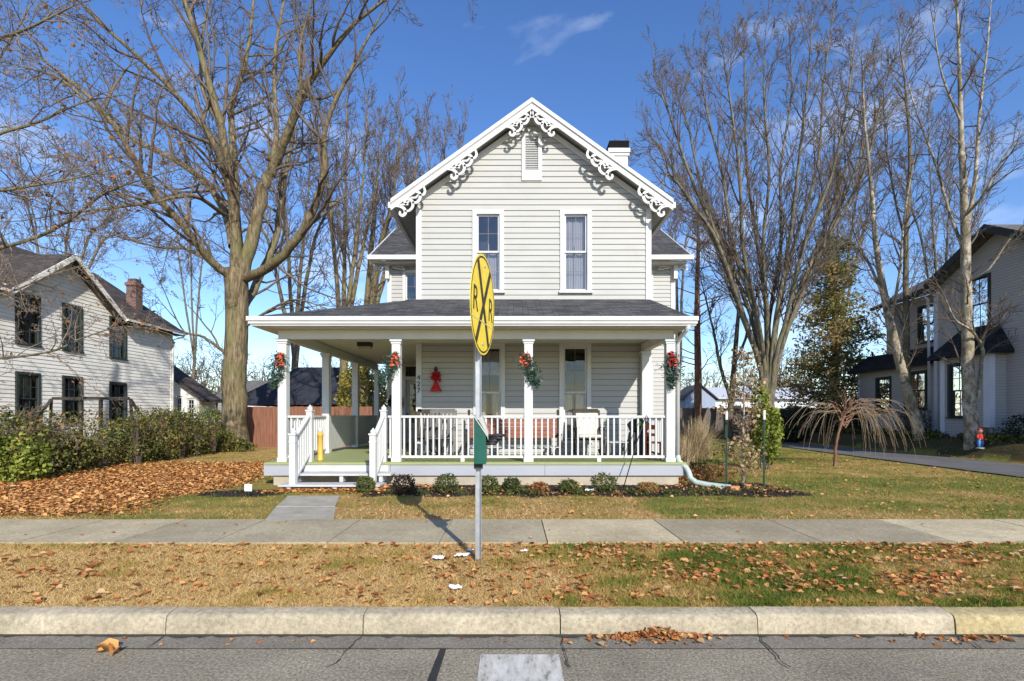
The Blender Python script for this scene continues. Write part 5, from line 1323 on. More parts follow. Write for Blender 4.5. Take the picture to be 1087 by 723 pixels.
g = thing('distant_house', (-30, 62, .1), 'small distant grey house seen between old farmhouse and the big tree', 'house')
m = MB(); m.box(-36, -28, 62, 70, .1, 3.6); m.build('wall', M['white_far'], g)
m = MB(); slab(m, [(-36.5, 61.5, 3.5), (-27.5, 61.5, 3.5), (-27.5, 66, 6), (-36.5, 66, 6)], .2); slab(m, [(-27.5, 70.5, 3.5), (-36.5, 70.5, 3.5), (-36.5, 66, 6), (-27.5, 66, 6)], .2); m.build('roof', M['grey_roof'], g)
# overhead wires far off
m = MB()
for k, (zz, r_) in enumerate(((6.3, .02), (5.6, .02))):
    m.tube([(-60+8*i, 60, zz+1.2*((i-7.5)/7.5)**2) for i in range(16)], r_, 4, cap=False)
m.build('power_lines', M['black'], None, label='two thin dark power lines crossing the sky behind the houses', cat='power lines')
# stakes by the sapling
for px_, lb in ((771, 'green steel stake with white tip left of the tied sapling'), (811, 'green steel stake with white tip right of the tied sapling')):
    Y = 9.7; X = (px_-545)*Y/FP; s = thing('garden_stake', (X, Y, .12), lb, 'stake', 'steel stakes either side of the sapling')
    m = MB(); m.box(X-.018, X+.018, Y-.004, Y+.004, -.2, 1.42); m.box(X-.004, X+.004, Y-.02, Y-.004, -.2, 1.42); m.build('shaft', M['stake_green'], s)
    m = MB(); m.box(X-.021, X+.021, Y-.024, Y+.007, 1.42, 1.60); m.build('white_tip', M['trim'], s)
# terracotta thing at the sapling foot
m = MB(); X, Y = 4.42, 9.62; m.lathe(X, Y, [(.05, .12), (.07, .17), (.075, .2), (.06, .2)], 12); m.build('terracotta_pot', M['terra'], None, label='small orange terracotta pot at the foot of the sapling', cat='pot')
# garden figure beside the pale tree
X, Y = 14.46, 15.75; z0 = .46
fg = thing('garden_figure', (X, Y-.0, z0), 'small statue of a child in red top and blue trousers by the pale tree', 'statue')
m = MB(); m.lathe(X, Y, [(.11, z0), (.12, z0+.04), (.10, z0+.05)], 12); m.build('base', M['stone_slab'], fg)
m = MB()
for s in (-1, 1): m.tube([(X+s*.045, Y, z0+.04), (X+s*.05, Y, z0+.16), (X+s*.04, Y, z0+.30)], [.035, .045, .055], 8)
m.build('trousers', M['figblue'], fg)
m = MB(); m.lathe(X, Y, [(.085, z0+.28), (.09, z0+.33), (.08, z0+.42), (.06, z0+.47), (.03, z0+.49)], 12)
for s in (-1, 1): m.tube([(X+s*.07, Y, z0+.45), (X+s*.12, Y-.02, z0+.37), (X+s*.09, Y-.07, z0+.31)], [.03, .027, .022], 7)
m.build('shirt', M['red'], fg)
m = MB(); m.ball((X, Y, z0+.56), .07, 12, 8, 1.1); m.ball((X, Y-.07, z0+.555), .012, 6, 4)
for s in (-1, 1): m.ball((X+s*.09, Y-.08, z0+.30), .02, 6, 4)
hd = m.build('head', M['skin'], fg)
m = MB(); m.ball((X, Y+.01, z0+.60), .075, 12, 6, .8); m.build('hat', M['red'], fg)
m = MB(); 
for s in (-1, 1): m.ball((X+s*.025, Y-.066, z0+.575), .007, 5, 4)
m.build('eye', M['black'], hd)
# stump beside it
m = MB(); m.lathe(15.45, 16.6, [(.28, 0), (.26, .4), (.22, .75), (.20, 1.1), (.16, 1.11)], 12); m.build('tree_stump', M['bark_grey'], None, label='short grey tree stump beside the garden statue', cat='stump')

# ------------------------------------------------------------ trees
def tree(name, label, base, guides, P, barks, twig, seed, cat='tree', group=None, leaves=None, flare=1.5, sub=5, wob=.12, endfade=.35):
    """guides: list of (pts world, radii). level -1 = guides, then P levels grow from them"""
    rng = random.Random(seed); t = thing(name, base, label, cat, group)
    big = []; out = [[] for _ in P['n']]
    for gi, (pts, rad) in enumerate(guides):
        if gi == 0 and pts[0][2] > .0: pts = [Vector((pts[0][0], pts[0][1], -.05))]+list(pts); rad = [rad[0]]+list(rad)
        p, r = smooth_line([np.array(q, float) for q in pts], rad, sub, rng, wob*(.35 if gi == 0 else 1))
        if gi == 0 and flare:
            z = p[:, 2]-p[0, 2]; r = r*(1+(flare-1)*np.exp(-z/.45/ max(.3, r[0]*1.6)))
        big.append((p, r))
        ln = float(np.linalg.norm(p[1:]-p[:-1], axis=1).sum())
        ds = [nrm(tuple(p[min(i+1, len(p)-1)]-p[max(i-1, 0)])) for i in range(len(p))]
        cnt = P['gk']*ln if gi >= P.get('bare', 1) else P.get('k0', 0)
        t0 = P.get('gt0', .25)
        kids(out, [tuple(q) for q in p], list(r), ds, ln, 0, P, rng, cnt, t0, lens=P['gl']*(.55+.45*min(1, ln/8)) if P.get('fixlen', True) else None)
        # tip
        if gi >= P.get('bare', 1): branch(out, tuple(p[-1]), ds[-1], P['gl']*.8, float(r[-1]), 0, P, rng)
    thick = []; 
    lines_obj('trunk', [(big, 10)], barks, t)
    sets = [(out[0], 5)]+[(o, 3) for o in out[1:]]
    lines_obj('crown', sets, twig, t)
    if leaves:
        n, size, mat, region = leaves; tips = [o[0][-1] for o in out[-1]]; tips = [q for q in tips if region is None or region(q)]
        rr = np.random.default_rng(seed); 
        if tips:
            C = np.array([tips[i] for i in rr.integers(0, len(tips), n)])+rr.normal(0, .06, (n, 3)); V, F = leaf_arrays(C, size, rr, 1.3, 0, .3)
            np_mesh('leaves', V, F, mat, t, tint=np.repeat(rr.random(n), 6))
    return t, out
def G(pxs, Y, r):  # pixel guide: (px,py,dY)
    w = at(pxs[0][0], 441, Y); k = 1/math.sqrt(1+(w.x/w.y)**2)
    return ([at(p[0], p[1], Y+(p[2] if len(p) > 2 else 0)) for p in pxs], [q*k for q in r])
# the great tree left of the porch
P1 = dict(n=[7, 5, 4, 3], wig=[.13, .14, .14, .14], up=[.05, .05, .03, .02], rmin=.007, kids=[0, 5, 4.6, 3.4], ang=[(25, 65), (25, 65), (25, 70), (25, 70)], ratio=[0, .48, .45, .45], rk=[.065, .026, .013, .009], gk=1.45, gl=3.7, bare=1, gt0=.12)
gd = [G([(249, 479), (249, 455), (249, 400), (251, 345), (251, 287)], 20, [.60, .52, .50, .47, .50]),
 G([(251, 295), (249, 232, -.4), (243, 187, -1), (232, 125, -1.6), (212, 54, -2), (193, -10, -2.4)], 20, [.26, .22, .19, .15, .11, .07]),
 G([(253, 295), (250, 200, .6), (247, 150, 1), (246, 112, 1.2), (257, 79, 1.4), (265, 41, 1.6), (270, -10, 1.8)], 20, [.24, .19, .16, .13, .10, .08, .05]),
 G([(256, 292), (270, 245), (280, 200), (290, 178), (307, 137, -.6), (324, 95, -1.2), (369, 33, -2), (416, -6, -2.5)], 20, [.30, .27, .24, .21, .17, .13, .08, .04]),
 G([(289, 182), (293, 137, .8), (292, 62, 1.6), (303, -10, 2)], 20, [.13, .11, .08, .05]),
 G([(258, 296), (285, 284, -.8), (312, 258, -1.5), (332, 224, -2), (344, 182, -2.4), (346, 133, -2.8), (375, 70, -3.2), (402, 20, -3.4)], 20, [.22, .20, .17, .15, .12, .09, .06, .03]),
 G([(248, 298), (222, 275, -1), (199, 245, -1.8), (158, 199, -3), (141, 166, -3.6), (104, 112, -4.4), (41, 60, -5)], 20, [.19, .17, .15, .12, .10, .07, .035]),
 G([(247, 262), (235, 216, .8), (199, 178, 1.8), (137, 145, 3), (95, 110, 3.8), (62, 83, 4.2), (20, 70, 4.6)], 20, [.19, .17, .14, .11, .08, .06, .03]),
 G([(244, 190, -1), (225, 150, -1.8), (207, 124, -2.2), (166, 79, -3.2), (116, 33, -4), (75, -6, -4.6)], 20, [.14, .12, .10, .08, .055, .03]),
 G([(238, 228), (205, 208, -2), (160, 215, -3.2), (110, 222, -4), (60, 228, -4.6)], 20, [.10, .08, .06, .045, .025]),
 G([(250, 340), (272, 300, 1.4), (292, 255, 2), (300, 200, 2.4), (312, 140, 2.8), (318, 80, 3)], 20, [.20, .19, .16, .13, .09, .05]),
 G([(240, 375), (216, 358, -.6), (196, 352, -1), (183, 330, -1.4)], 20, [.08, .055, .04, .02]),
 G([(263, 345), (285, 330, -.5), (312, 318, -1), (340, 325, -1.4)], 20, [.07, .055, .04, .02]),
 G([(232, 130, -1.6), (215, 95, -1), (214, 50, -.5), (222, 0, 0)], 20, [.09, .075, .055, .035]),
 G([(322, 100, -1.2), (318, 55, -1.6), (330, 5, -2)], 20, [.08, .06, .03]),
 G([(236, 286, 1), (200, 265, 2), (165, 262, 3), (130, 250, 4)], 20, [.09, .07, .05, .025])]
tree('shade_tree', 'massive bare tree with thick ridged trunk beside the left corner of the porch', at(249, 478, 20)+Vector((0, 0, 0)), gd, P1, M['bark_oak'], M['twig'], 11, leaves=(260, .12, M['orangeleaf'], lambda q: q[0] < -12))
# big multi-stem tree right
rng = random.Random(21); gd = [G([(815, 462), (815, 440), (814, 418)], 25, [.38, .34, .30])]
tops = [(690, 160, 2), (700, 95, -2), (722, 110, 3), (745, 70, 0), (768, 60, -3), (790, 45, 2), (812, 55, -1), (838, 45, 3), (862, 22, -2), (884, 18, 1), (905, 50, -3), (925, 85, 2), (700, 215, -3), (935, 130, 0), (950, 60, -1)]
for i, (x, y, dy) in enumerate(tops):
    s = (x-815); f = [(815+s*.03, 432), (815+s*.08, 385, dy*.12), (815+s*.20+rng.uniform(-4, 4), 335, dy*.3), (815+s*.46+rng.uniform(-5, 5), 265-abs(s)*.05, dy*.55), (815+s*.72+rng.uniform(-4, 4), 185-(60-y)*.2, dy*.8), (815+s*.9+rng.uniform(-5, 5), (185+y)/2-15, dy), (x, y, dy)]
    gd.append(G(f, 25, [.12, .115, .11, .095, .07, .045, .02]))
P2 = dict(n=[6, 4, 4], wig=[.10, .12, .12], up=[.12, .08, .05], rmin=.009, kids=[0, 7, 6], ang=[(15, 45), (20, 50), (20, 60)], ratio=[0, .5, .45], rk=[.038, .016, .010], gk=1.5, gl=3.0, bare=1, gt0=.3, k0=0)
tree('vase_shaped_tree', 'tall bare multi-stemmed tree fanning upward from behind the sapling', at(815, 460, 25), gd, P2, M['bark_grey'], M['twig'], 5)
# pale barked tree before the grey house
gd = [G([(1032, 474), (1029, 420), (1026, 330), (1025, 250), (1021, 160), (1018, 60), (1015, -10)], 16.2, [.29, .24, .20, .17, .11, .06, .03]),
 G([(1026, 245), (1035, 190, .4), (1040, 120, .8), (1047, 60, 1.2), (1052, 0, 1.5)], 16.2, [.09, .08, .06, .04, .02]),
 G([(1038, 425), (1041, 390), (1043, 370), (1032, 352, -.4), (1014, 339, -.8), (1004, 318, -1)], 16.2, [.08, .075, .065, .05, .035, .02]),
 G([(1042, 372), (1047, 352), (1060, 344, -.3), (1067, 333, -.4)], 16.2, [.05, .045, .035, .02]),
 G([(1024, 270), (1008, 225, .6), (990, 165, 1), (970, 110, 1.6), (955, 50, 2)], 16.2, [.07, .06, .045, .03, .015]),
 G([(1024, 230), (1045, 205, -.8), (1070, 160, -1.2), (1100, 130, -1.5)], 16.2, [.06, .05, .035, .02]),
 G([(1025, 300), (1050, 285, -.6), (1075, 250, -1), (1100, 235, -1.4)], 16.2, [.05, .04, .03, .015]),
 G([(1020, 130), (1000, 80, -.5), (990, 20, -1)], 16.2, [.05, .035, .02])]
P3 = dict(n=[6, 4, 3], wig=[.12, .13, .13], up=[.05, .05, .03], rmin=.006, kids=[0, 5.5, 4], ang=[(25, 60), (25, 60), (25, 60)], ratio=[0, .5, .45], rk=[.028, .014, .008], gk=2.3, gl=1.9, bare=0, gt0=.3, k0=10)
tree('pale_barked_tree', 'slender pale barked bare tree with a forked side stem standing by the grey house', at(1032, 474, 16.2), gd, P3, M['bark_pale'], M['twig'], 31)
gd = [G([(978, 472), (966, 425), (952, 372), (940, 320), (930, 260), (925, 200), (918, 130), (915, 70)], 18.5, [.27, .22, .19, .16, .12, .09, .055, .02]),
 G([(938, 315), (925, 285, .5), (908, 250, 1), (895, 200, 1.4)], 18.5, [.07, .06, .04, .02]),
 G([(945, 340), (955, 290, -.6), (960, 230, -1), (972, 160, -1.2)], 18.5, [.07, .055, .04, .02])]
tree('leaning_tree', 'bare tree with a mottled trunk leaning left before the grey house', at(978, 472, 18.5), gd, dict(P3, gl=2.1, k0=12), M['bark_pale'], M['twig'], 37)
gd = [G([(965, 465), (963, 400), (962, 330), (962, 250), (966, 170), (962, 100), (955, 50)], 21, [.19, .17, .15, .12, .09, .05, .02]),
 G([(962, 260), (950, 210, .5), (940, 150, 1), (938, 90, 1)], 21, [.06, .05, .035, .02])]
tree('straight_tree', 'straight slim bare tree rising behind the leaning trunk', at(965, 465, 21), gd, dict(P3, gl=2.3, k0=14), M['bark_dark'], M['twig'], 39)
# low bushy twiggy tree in front of grey house gable
# reddish trunk
gd = [G([(741, 470), (741, 400), (740, 330), (741, 260), (741, 215)], 30, [.26, .22, .17, .10, .04])]
P4 = dict(n=[6, 4, 3], wig=[.10, .16, .2], up=[.03, .05, .05], rmin=.010, kids=[0, 6, 4], ang=[(55, 85), (25, 55), (25, 60)], ratio=[0, .42, .45], rk=[.04, .018, .012], gk=0, gl=3.4, bare=1, gt0=.25, k0=34)
tree('red_barked_tree', 'bare tree with a straight reddish trunk just right of the porch', at(741, 470, 30), gd, P4, M['bark_red'], M['twig_red'], 41)
gd = [G([(772, 468), (776, 430), (780, 380), (784, 330)], 29, [.22, .18, .15, .10]), G([(776, 425), (765, 390), (757, 350), (745, 300)], 29, [.12, .10, .07, .03]), G([(780, 385), (795, 350), (806, 300)], 29, [.10, .07, .03]), G([(784, 335), (778, 290), (772, 240)], 29, [.09, .06, .02])]
tree('low_branching_tree', 'low branching bare tree between red trunk and tall fan-shaped tree', at(772, 468, 29), gd, dict(P2, gl=2.4), M['bark_dark'], M['twig'], 43)
# group behind the house on the left
def wood(i, x, y0, tops_, Y, lb, bark, tw_, r0=.3, gl=3.2, name='bare_tree'):
    gd = [G([(x, y0), (x, 410), (x+2, 370)], Y, [r0, r0*.85, r0*.8])]
    for (tx, ty, dy) in tops_:
        s = tx-x; gd.append(G([(x+2, 385), (x+s*.2, 330, dy*.2), (x+s*.55, 255, dy*.6), (x+s*.85, (255+ty)/2, dy), (tx, ty, dy)], Y, [r0*.62, r0*.5, r0*.36, r0*.2, r0*.1]))
    return tree(name, lb, at(x, y0, Y), gd, dict(P2, gl=gl, rmin=.011, gk=1.35), bark, tw_, 50+i)
wood(1, 312, 462, [(262, 215, 2), (300, 160, -1), (330, 150, 1), (352, 200, -2)], 33, 'bare tree behind the navy gazebo, partly hidden by the big tree', M['bark_dark'], M['twig'], .28)
wood(2, 364, 462, [(345, 120, -2), (368, 105, 1), (390, 115, 0), (405, 150, 2)], 27, 'tall bare tree with a pale brown trunk seen through the porch, left of its neighbour', M['bark_oak'], M['twig'], .27)
wood(3, 386, 462, [(402, 160, 1), (425, 135, -1), (446, 150, 2), (420, 190, -2)], 30, 'bare tree with a stout trunk seen through the porch beside the yellow shrub', M['bark_oak'], M['twig'], .38)
wood(4, 470, 462, [(455, 150, -1), (472, 135, 2), (492, 150, 0), (430, 175, 1)], 36, 'bare tree crown rising behind the left slope of the gabled roof', M['bark_dark'], M['twig'], .3)
wood(5, 720, 462, [(690, 250, -1), (715, 230, 2), (735, 250, 0), (700, 300, 1)], 40, 'small bare tree far behind the right side of the white house', M['bark_dark'], M['twig'], .22, 2.6)
wood(6, 888, 462, [(870, 150, 2), (890, 120, -2), (915, 140, 1), (935, 160, 0)], 40, 'bare tree far behind the evergreen', M['bark_dark'], M['twig'], .26, 3.4)
wood(7, 1000, 462, [(960, 170, 1), (985, 120, -1), (1010, 150, 1), (1050, 160, 0)], 42, 'bare tree far behind the roof of the grey house', M['bark_dark'], M['twig'], .26, 3.6)
wood(8, 205, 462, [(170, 300, 1), (200, 280, -1), (228, 290, 0)], 60, 'distant bare tree in the gap left of the big trunk', M['bark_dark'], M['twig'], .25, 3.0)
wood(9, 60, 462, [(-40, 170, 2), (20, 150, -2), (80, 170, 1), (120, 215, 0), (150, 255, 1)], 44, 'bare tree behind the roof of the old farmhouse', M['bark_dark'], M['twig'], .36, 3.8)
wood(10, 672, 462, [(655, 300, 1), (672, 270, -1), (690, 280, 0)], 48, 'bare tree mostly hidden behind the white house, right of its chimney', M['bark_dark'], M['twig'], .22, 3.0)
# branches reaching in from the left: tree stands just outside the frame
gd = [([Vector((-14.6, 12.2, .1)), Vector((-14.55, 12.2, 2)), Vector((-14.5, 12.2, 4)), Vector((-14.4, 12.3, 7.5)), Vector((-14.2, 12.4, 11))], [.30, .26, .23, .15, .06]),
 G([(-96, 300), (-30, 272, -.3), (30, 255, -.6), (70, 236, -.9), (112, 205, -1.2), (160, 188, -1.5), (205, 176, -1.7)], 12.2, [.09, .075, .06, .05, .035, .022, .01]),
 G([(-96, 360), (-20, 380, .3), (50, 374, .4), (90, 358, .5), (128, 347, .6), (165, 350, .8)], 12.2, [.07, .055, .04, .03, .02, .01]),
 G([(-96, 200), (-20, 150, 0), (40, 130, .2), (90, 108, .3), (140, 100, .5)], 12.2, [.09, .07, .05, .03, .012]),
 G([(-96, 100), (-20, 50, -.5), (30, 30, -.8), (80, 5, -1)], 12.2, [.09, .07, .045, .02]),
 G([(-96, 250), (-30, 210, -1), (20, 200, -1.6), (75, 190, -2), (120, 180, -2.2)], 12.2, [.07, .055, .04, .025, .012]),
 G([(-96, 340), (-40, 320, 1), (10, 310, 1.4), (60, 290, 1.8), (100, 280, 2)], 12.2, [.06, .05, .035, .022, .01]),
 G([(-96, 395), (-40, 410, -.4), (0, 440, -.8), (35, 455, -1)], 12.2, [.05, .035, .025, .01]),
 G([(-96, 170), (-40, 100, 1), (0, 60, 1.4), (30, 10, 1.6)], 12.2, [.07, .05, .04, .02])]
P5 = dict(n=[7, 5, 4, 3], wig=[.13, .14, .14, .14], up=[-.02, -.03, -.02, .0], rmin=.0042, kids=[0, 5, 4, 3], ang=[(25, 65), (25, 65), (25, 70), (25, 70)], ratio=[0, .5, .48, .45], rk=[.018, .009, .006, .005], gk=4.2, gl=1.7, bare=1, gt0=.15)
tree('oak_tree', 'tree beyond the left edge whose thin drooping branches hold a few orange leaves', (-14.6, 12.2, .1), gd, P5, M['bark_grey'], M['twig_tan'], 61, leaves=(420, .085, M['orangeleaf'], None))

# ------------------------------------------------------------ leafy things
def blob(C0, rad, n, r, shell=.55):
    """points in a lumpy ellipsoid, denser near its surface"""
    d = r.normal(size=(n, 3)); d /= np.linalg.norm(d, axis=1, keepdims=True)
    rr = shell+(1-shell)*r.random(n)**.6; q = d*rr[:, None]
    lump = np.array([1+.28*noise.noise((a[0]*2.3+C0[0], a[1]*2.3+C0[1], a[2]*2.3+C0[2])) for a in d])
    return np.array(C0)+q*np.array(rad)*lump[:, None]
def shrub(name, label, c, rad, n, size, mat, seed, cat='shrub', stems=6, group=None, blobs=None, aspect=1.7, tshift=0):
    r = np.random.default_rng(seed); t = thing(name, (c[0], c[1], .12), label, cat, group)
    C = [blob(c, rad, n, r)]
    for (b, ra, k) in (blobs or []): C.append(blob(b, ra, k, r))
    C = np.concatenate(C); C = C[C[:, 2] > .10]
    V, F = leaf_arrays(C, size, r, aspect, 0, .2)
    cl = np.array([noise.noise((a[0]*2.2, a[1]*2.2, a[2]*2.2)) for a in C])
    np_mesh('foliage', V, F, mat, t, tint=np.repeat(np.clip(r.random(len(C))*.75+.12+cl*.45+tshift, 0, 1), 6))
    rg = random.Random(seed); ln = []
    allb = [(c, rad)]+[(b, ra) for b, ra, k in (blobs or [])]
    for b, ra in allb:
        for _ in range(stems):
            e = np.array(b)+np.array([rg.uniform(-.8, .8)*ra[0], rg.uniform(-.8, .8)*ra[1], rg.uniform(.1, .95)*ra[2]]); s = np.array((b[0]+rg.uniform(-.2, .2)*ra[0], b[1]+rg.uniform(-.2, .2)*ra[1], .05))
            mid = (s+e)/2+np.array([rg.uniform(-.1, .1)*ra[0], rg.uniform(-.1, .1)*ra[1], 0]); ln.append((np.array([s, mid, e]), np.array([.018, .012, .006])*max(.4, min(1.5, ra[2]))))
    lines_obj('stem', [(ln, 5)], M['twig'], t)
    return t
# hedge along the property line
rg = random.Random(77)
def hedge(name, label, y0, y1, x, w, h, n, mat, seed, tshift=0):
    bl = []; y = y0
    while y < y1:
        hh = h*rg.choice((.72, .85, .95, 1.05, 1.12)); bl.append(((x+rg.uniform(-.35, .35), y, hh*.50), (w*rg.uniform(.7, 1.15), .62, hh*.55), int(n*.72))); bl.append(((x+rg.uniform(.2, .9), y+rg.uniform(-.3, .3), hh*.85), (.28, .28, .30), 240)); y += .62
    return shrub(name, label, bl[0][0], bl[0][1], int(n*1.3), .062, mat, seed, 'hedge', 22, None, bl[1:], 1.7, tshift)
hedge('hedge_shrub', 'broad green and russet hedge at the left edge of the lawn', 10.3, 15.2, -11.35, 1.25, 1.40, 3600, M['hedge'], 1)
hedge('hedge_shrub', 'denser middle stretch of hedge below the old farmhouse windows', 15.5, 18.3, -11.4, 1.15, 1.5, 2700, M['hedge'], 2, .04)
hedge('hedge_shrub', 'bright green end of the hedge next to the big tree trunk', 18.6, 20.3, -11.9, 1.2, 1.6, 2600, M['bright'], 3)
shrub('hedge_shrub', 'bright green bush on the near left corner before the hedge', (-10.5, 10.6, .55), (.75, .7, .55), 2600, .08, M['bright'], 9, 'shrub', 8)
shrub('ivy_clump', 'green ivy growing around the foot of the big tree', (-10.95, 19.2, .35), (.75, .4, .5), 1500, .08, M['hedge'], 10, 'ivy', 3, None, [((-10.3, 19.3, .25), (.6, .3, .3), 500)])
shrub('yellow_shrub', 'yellow green leafy shrub seen through the porch near the front door', (-7.2, 24.2, 2.0), (1.25, 1.1, 2.4), 6500, .12, M['yellowleaf'], 12, 'shrub', 12)
# foundation planting
fp = [(388, 519, .21, .19, 'boxwood', 'pale sparse little shrub at the right side of the porch steps', 0.15), (429, 521, .25, .23, 'purple', 'dark purple round shrub hit by the sign shadow', 0), (474, 519, .26, .22, 'boxwood', 'rounded green shrub left of the sign post before the porch', 0),
 (519, 519, .20, .20, 'boxwood', 'small brownish green shrub just right of the sign post', .15), (543, 518, .19, .17, 'boxwood', 'small dark green shrub second right of the sign post', -.1), (572, 520, .20, .13, 'russet', 'low russet perennial clump below the middle porch post', 0), (604, 519, .22, .15, 'boxwood', 'low spreading green clump right of the russet perennial', -.05),
 (641, 518, .27, .22, 'boxwood', 'largest round green shrub right of centre before the porch', .0), (688, 519, .24, .12, 'russet', 'low rusty perennial clump near the right porch corner', .1)]
for i, (x, y, rx, rz_, mt, lb, ts) in enumerate(fp):
    Y = FP*(H0-.12)/(y+4-441.0); Y = min(Y, 9.55); X = (x-545)*Y/FP
    shrub('foundation_shrub', lb, (X, Y, .12+rz_*.75), (rx*.86, rx*.8, rz_*.85), 1300, .032, M[mt], 100+i, 'shrub', 7, 'small shrubs along the porch front', None, 1.8, ts)
shrub('perennial_clump', 'low green and brown clump at the drain pipe corner', (3.75, 10.6, .22), (.5, .35, .2), 900, .06, M['russet'], 121, 'plant', 4, None, [((4.3, 11.0, .25), (.5, .3, .22), 700)], 3)
shrub('perennial_clump', 'low green leafy clump beside the ornamental grass', (4.45, 11.6, .28), (.45, .4, .25), 1100, .07, M['boxwood'], 122, 'plant', 4, None, None, 3)
# low ground plants among the mulch
r_ = np.random.default_rng(17); C = []
for _ in range(75):
    x = r_.uniform(-2.2, 4.6); y = r_.uniform(8.75, 9.35 if x < 3.4 else 10.2); C.append(blob((x, y, .15), (r_.uniform(.05, .13), .07, .06), 90, r_))
C = np.concatenate(C); V, F = leaf_arrays(C, .035, r_, 1.8, .3, .2); o = np_mesh('bed_plants', V, F, M['boxwood'], None, tint=np.repeat(r_.random(len(C)), 6)); tag(o, 'low green perennials dotted through the mulch before the porch', 'plants', kind='stuff')
# ornamental grass
def tuft(name, label, c, n, h, spread, mat, seed, w=.008, cat='ornamental grass'):
    r = random.Random(seed); t = thing(name, c, label, cat); Vs = []; Fs = []; ti = []
    for i in range(n):
        a = r.uniform(0, 2*math.pi); sp_ = abs(r.gauss(0, .5))*spread; hh = h*r.uniform(.55, 1.1); b = Vector((c[0]+r.gauss(0, .10), c[1]+r.gauss(0, .10), c[2]))
        d = Vector((math.cos(a), math.sin(a), 0)); s = Vector((-d.y, d.x, 0)).lerp(Vector((1, 0, 0)), .5).normalized()*w*r.uniform(.6, 1.3); pr = []; tt = r.random()
        for k in range(6):
            f = k/5; p = b+d*sp_*(f**1.7)+Vector((0, 0, hh*(f-.32*f*f*f*(sp_/spread+.3)))); q = s*(1-.85*f)
            pr.append((p-q, p+q))
        o = len(Vs)
        for p, q in pr: Vs += [p, q]
        for k in range(5): Fs.append((o+2*k, o+2*k+1, o+2*k+3, o+2*k+2))
        ti += [tt]*12
    np_mesh('blades', np.array([tuple(v) for v in Vs]), np.array(Fs), mat, t, tint=ti); return t
tuft('ornamental_grass', 'tall tan ornamental grass arching beside the right end of the porch', (4.55, 12.6, .12), 1500, 1.45, 1.05, M['plume'], 3, .007)
tuft('ornamental_grass', 'smaller tan grass tuft behind the downspout corner', (4.0, 12.1, .12), 700, 1.0, .7, M['plume'], 4, .007)
# sapling with dry leaves
X, Y = (789-545)*9.7/FP, 9.7
gd = [([Vector((X, Y, .1)), Vector((X-.01, Y, .9)), Vector((X+.01, Y, 1.7)), Vector((X, Y, 2.5))], [.03, .024, .016, .007])]
P6 = dict(n=[5, 3, 3], wig=[.12, .2, .2], up=[.12, .05, 0], rmin=.003, kids=[0, 4, 3], ang=[(35, 70), (30, 60), (30, 60)], ratio=[0, .5, .5], rk=[.008, .004, .003], gk=0, gl=.85, bare=1, gt0=.26, k0=24)
tree('leafy_sapling', 'young staked sapling still holding dry tan leaves', (X, Y, .1), gd, P6, M['bark_pale'], M['twig_tan'], 71, leaves=(1050, .058, M['tanleaf'], None), flare=1.2, wob=.3)
shrub('green_shrub', 'upright bright green leafy shrub behind the sapling', ((815-545)*13/FP, 13, 1.05), (.36, .34, .75), 1900, .085, M['bright'], 13, 'shrub', 8, None, [((6.3, 13, 1.9), (.22, .22, .45), 400)])
# weeping tree
r = random.Random(9); cx, cy = 8.72, 13.8
t = thing('weeping_tree', (cx, cy, .12), 'small bare weeping tree with long drooping twigs on the right lawn', 'tree')
big = [smooth_line([np.array(p, float) for p in ((cx, cy, .05), (cx+.03, cy, .7), (cx+.2, cy, 1.35), (cx+.26, cy, 1.62))], [.045, .035, .03, .025], 5, r, .2)]
dr = []; arms = []
for i in range(17):
    a = r.uniform(0, 2*math.pi) if i > 6 else r.uniform(-.9, .9); ln = r.uniform(.3, 1.12); s = np.array((cx+.22+r.uniform(-.1, .1), cy, r.uniform(1.15, 1.62)))
    e = s+np.array((math.cos(a)*ln*1.1+.24, math.sin(a)*ln*.8, r.uniform(.0, .45)))
    p, q = smooth_line([s, (s+e)/2+np.array((0, 0, .22)), e], [.018, .012, .007], 4, r, .5); arms.append((p, q))
    for j in range(6):
        k = r.randint(2, len(p)-1); st = p[k]; out_ = np.array((math.cos(a), math.sin(a)*.8, 0))*r.uniform(.3, 1.15)+np.array((r.uniform(-.2, .2), r.uniform(-.2, .2), 0))
        drop = r.uniform(.4, 1.0)*min(1.25, st[2]-.25); pts = []
        for f in np.linspace(0, 1, 7): pts.append(st+out_*(1-(1-f)**1.5)+np.array((0, 0, .14*math.sin(math.pi*min(1, f*1.4))*.8-drop*f**1.8)))
        dr.append((np.array(pts), np.linspace(.0056, .0030, 7)))
for i in range(12):
    s = np.array((cx+.26, cy, 1.6)); e = s+np.array((r.uniform(-.3, .35), r.uniform(-.2, .2), r.uniform(.2, .6))); arms.append(smooth_line([s, (s+e)/2+np.array((.05, 0, .02)), e], [.014, .008, .004], 4, r, .4))
lines_obj('trunk', [(big+arms, 6)], M['bark_red'], t); lines_obj('drooping_twigs', [(dr, 3)], M['weep'], t)
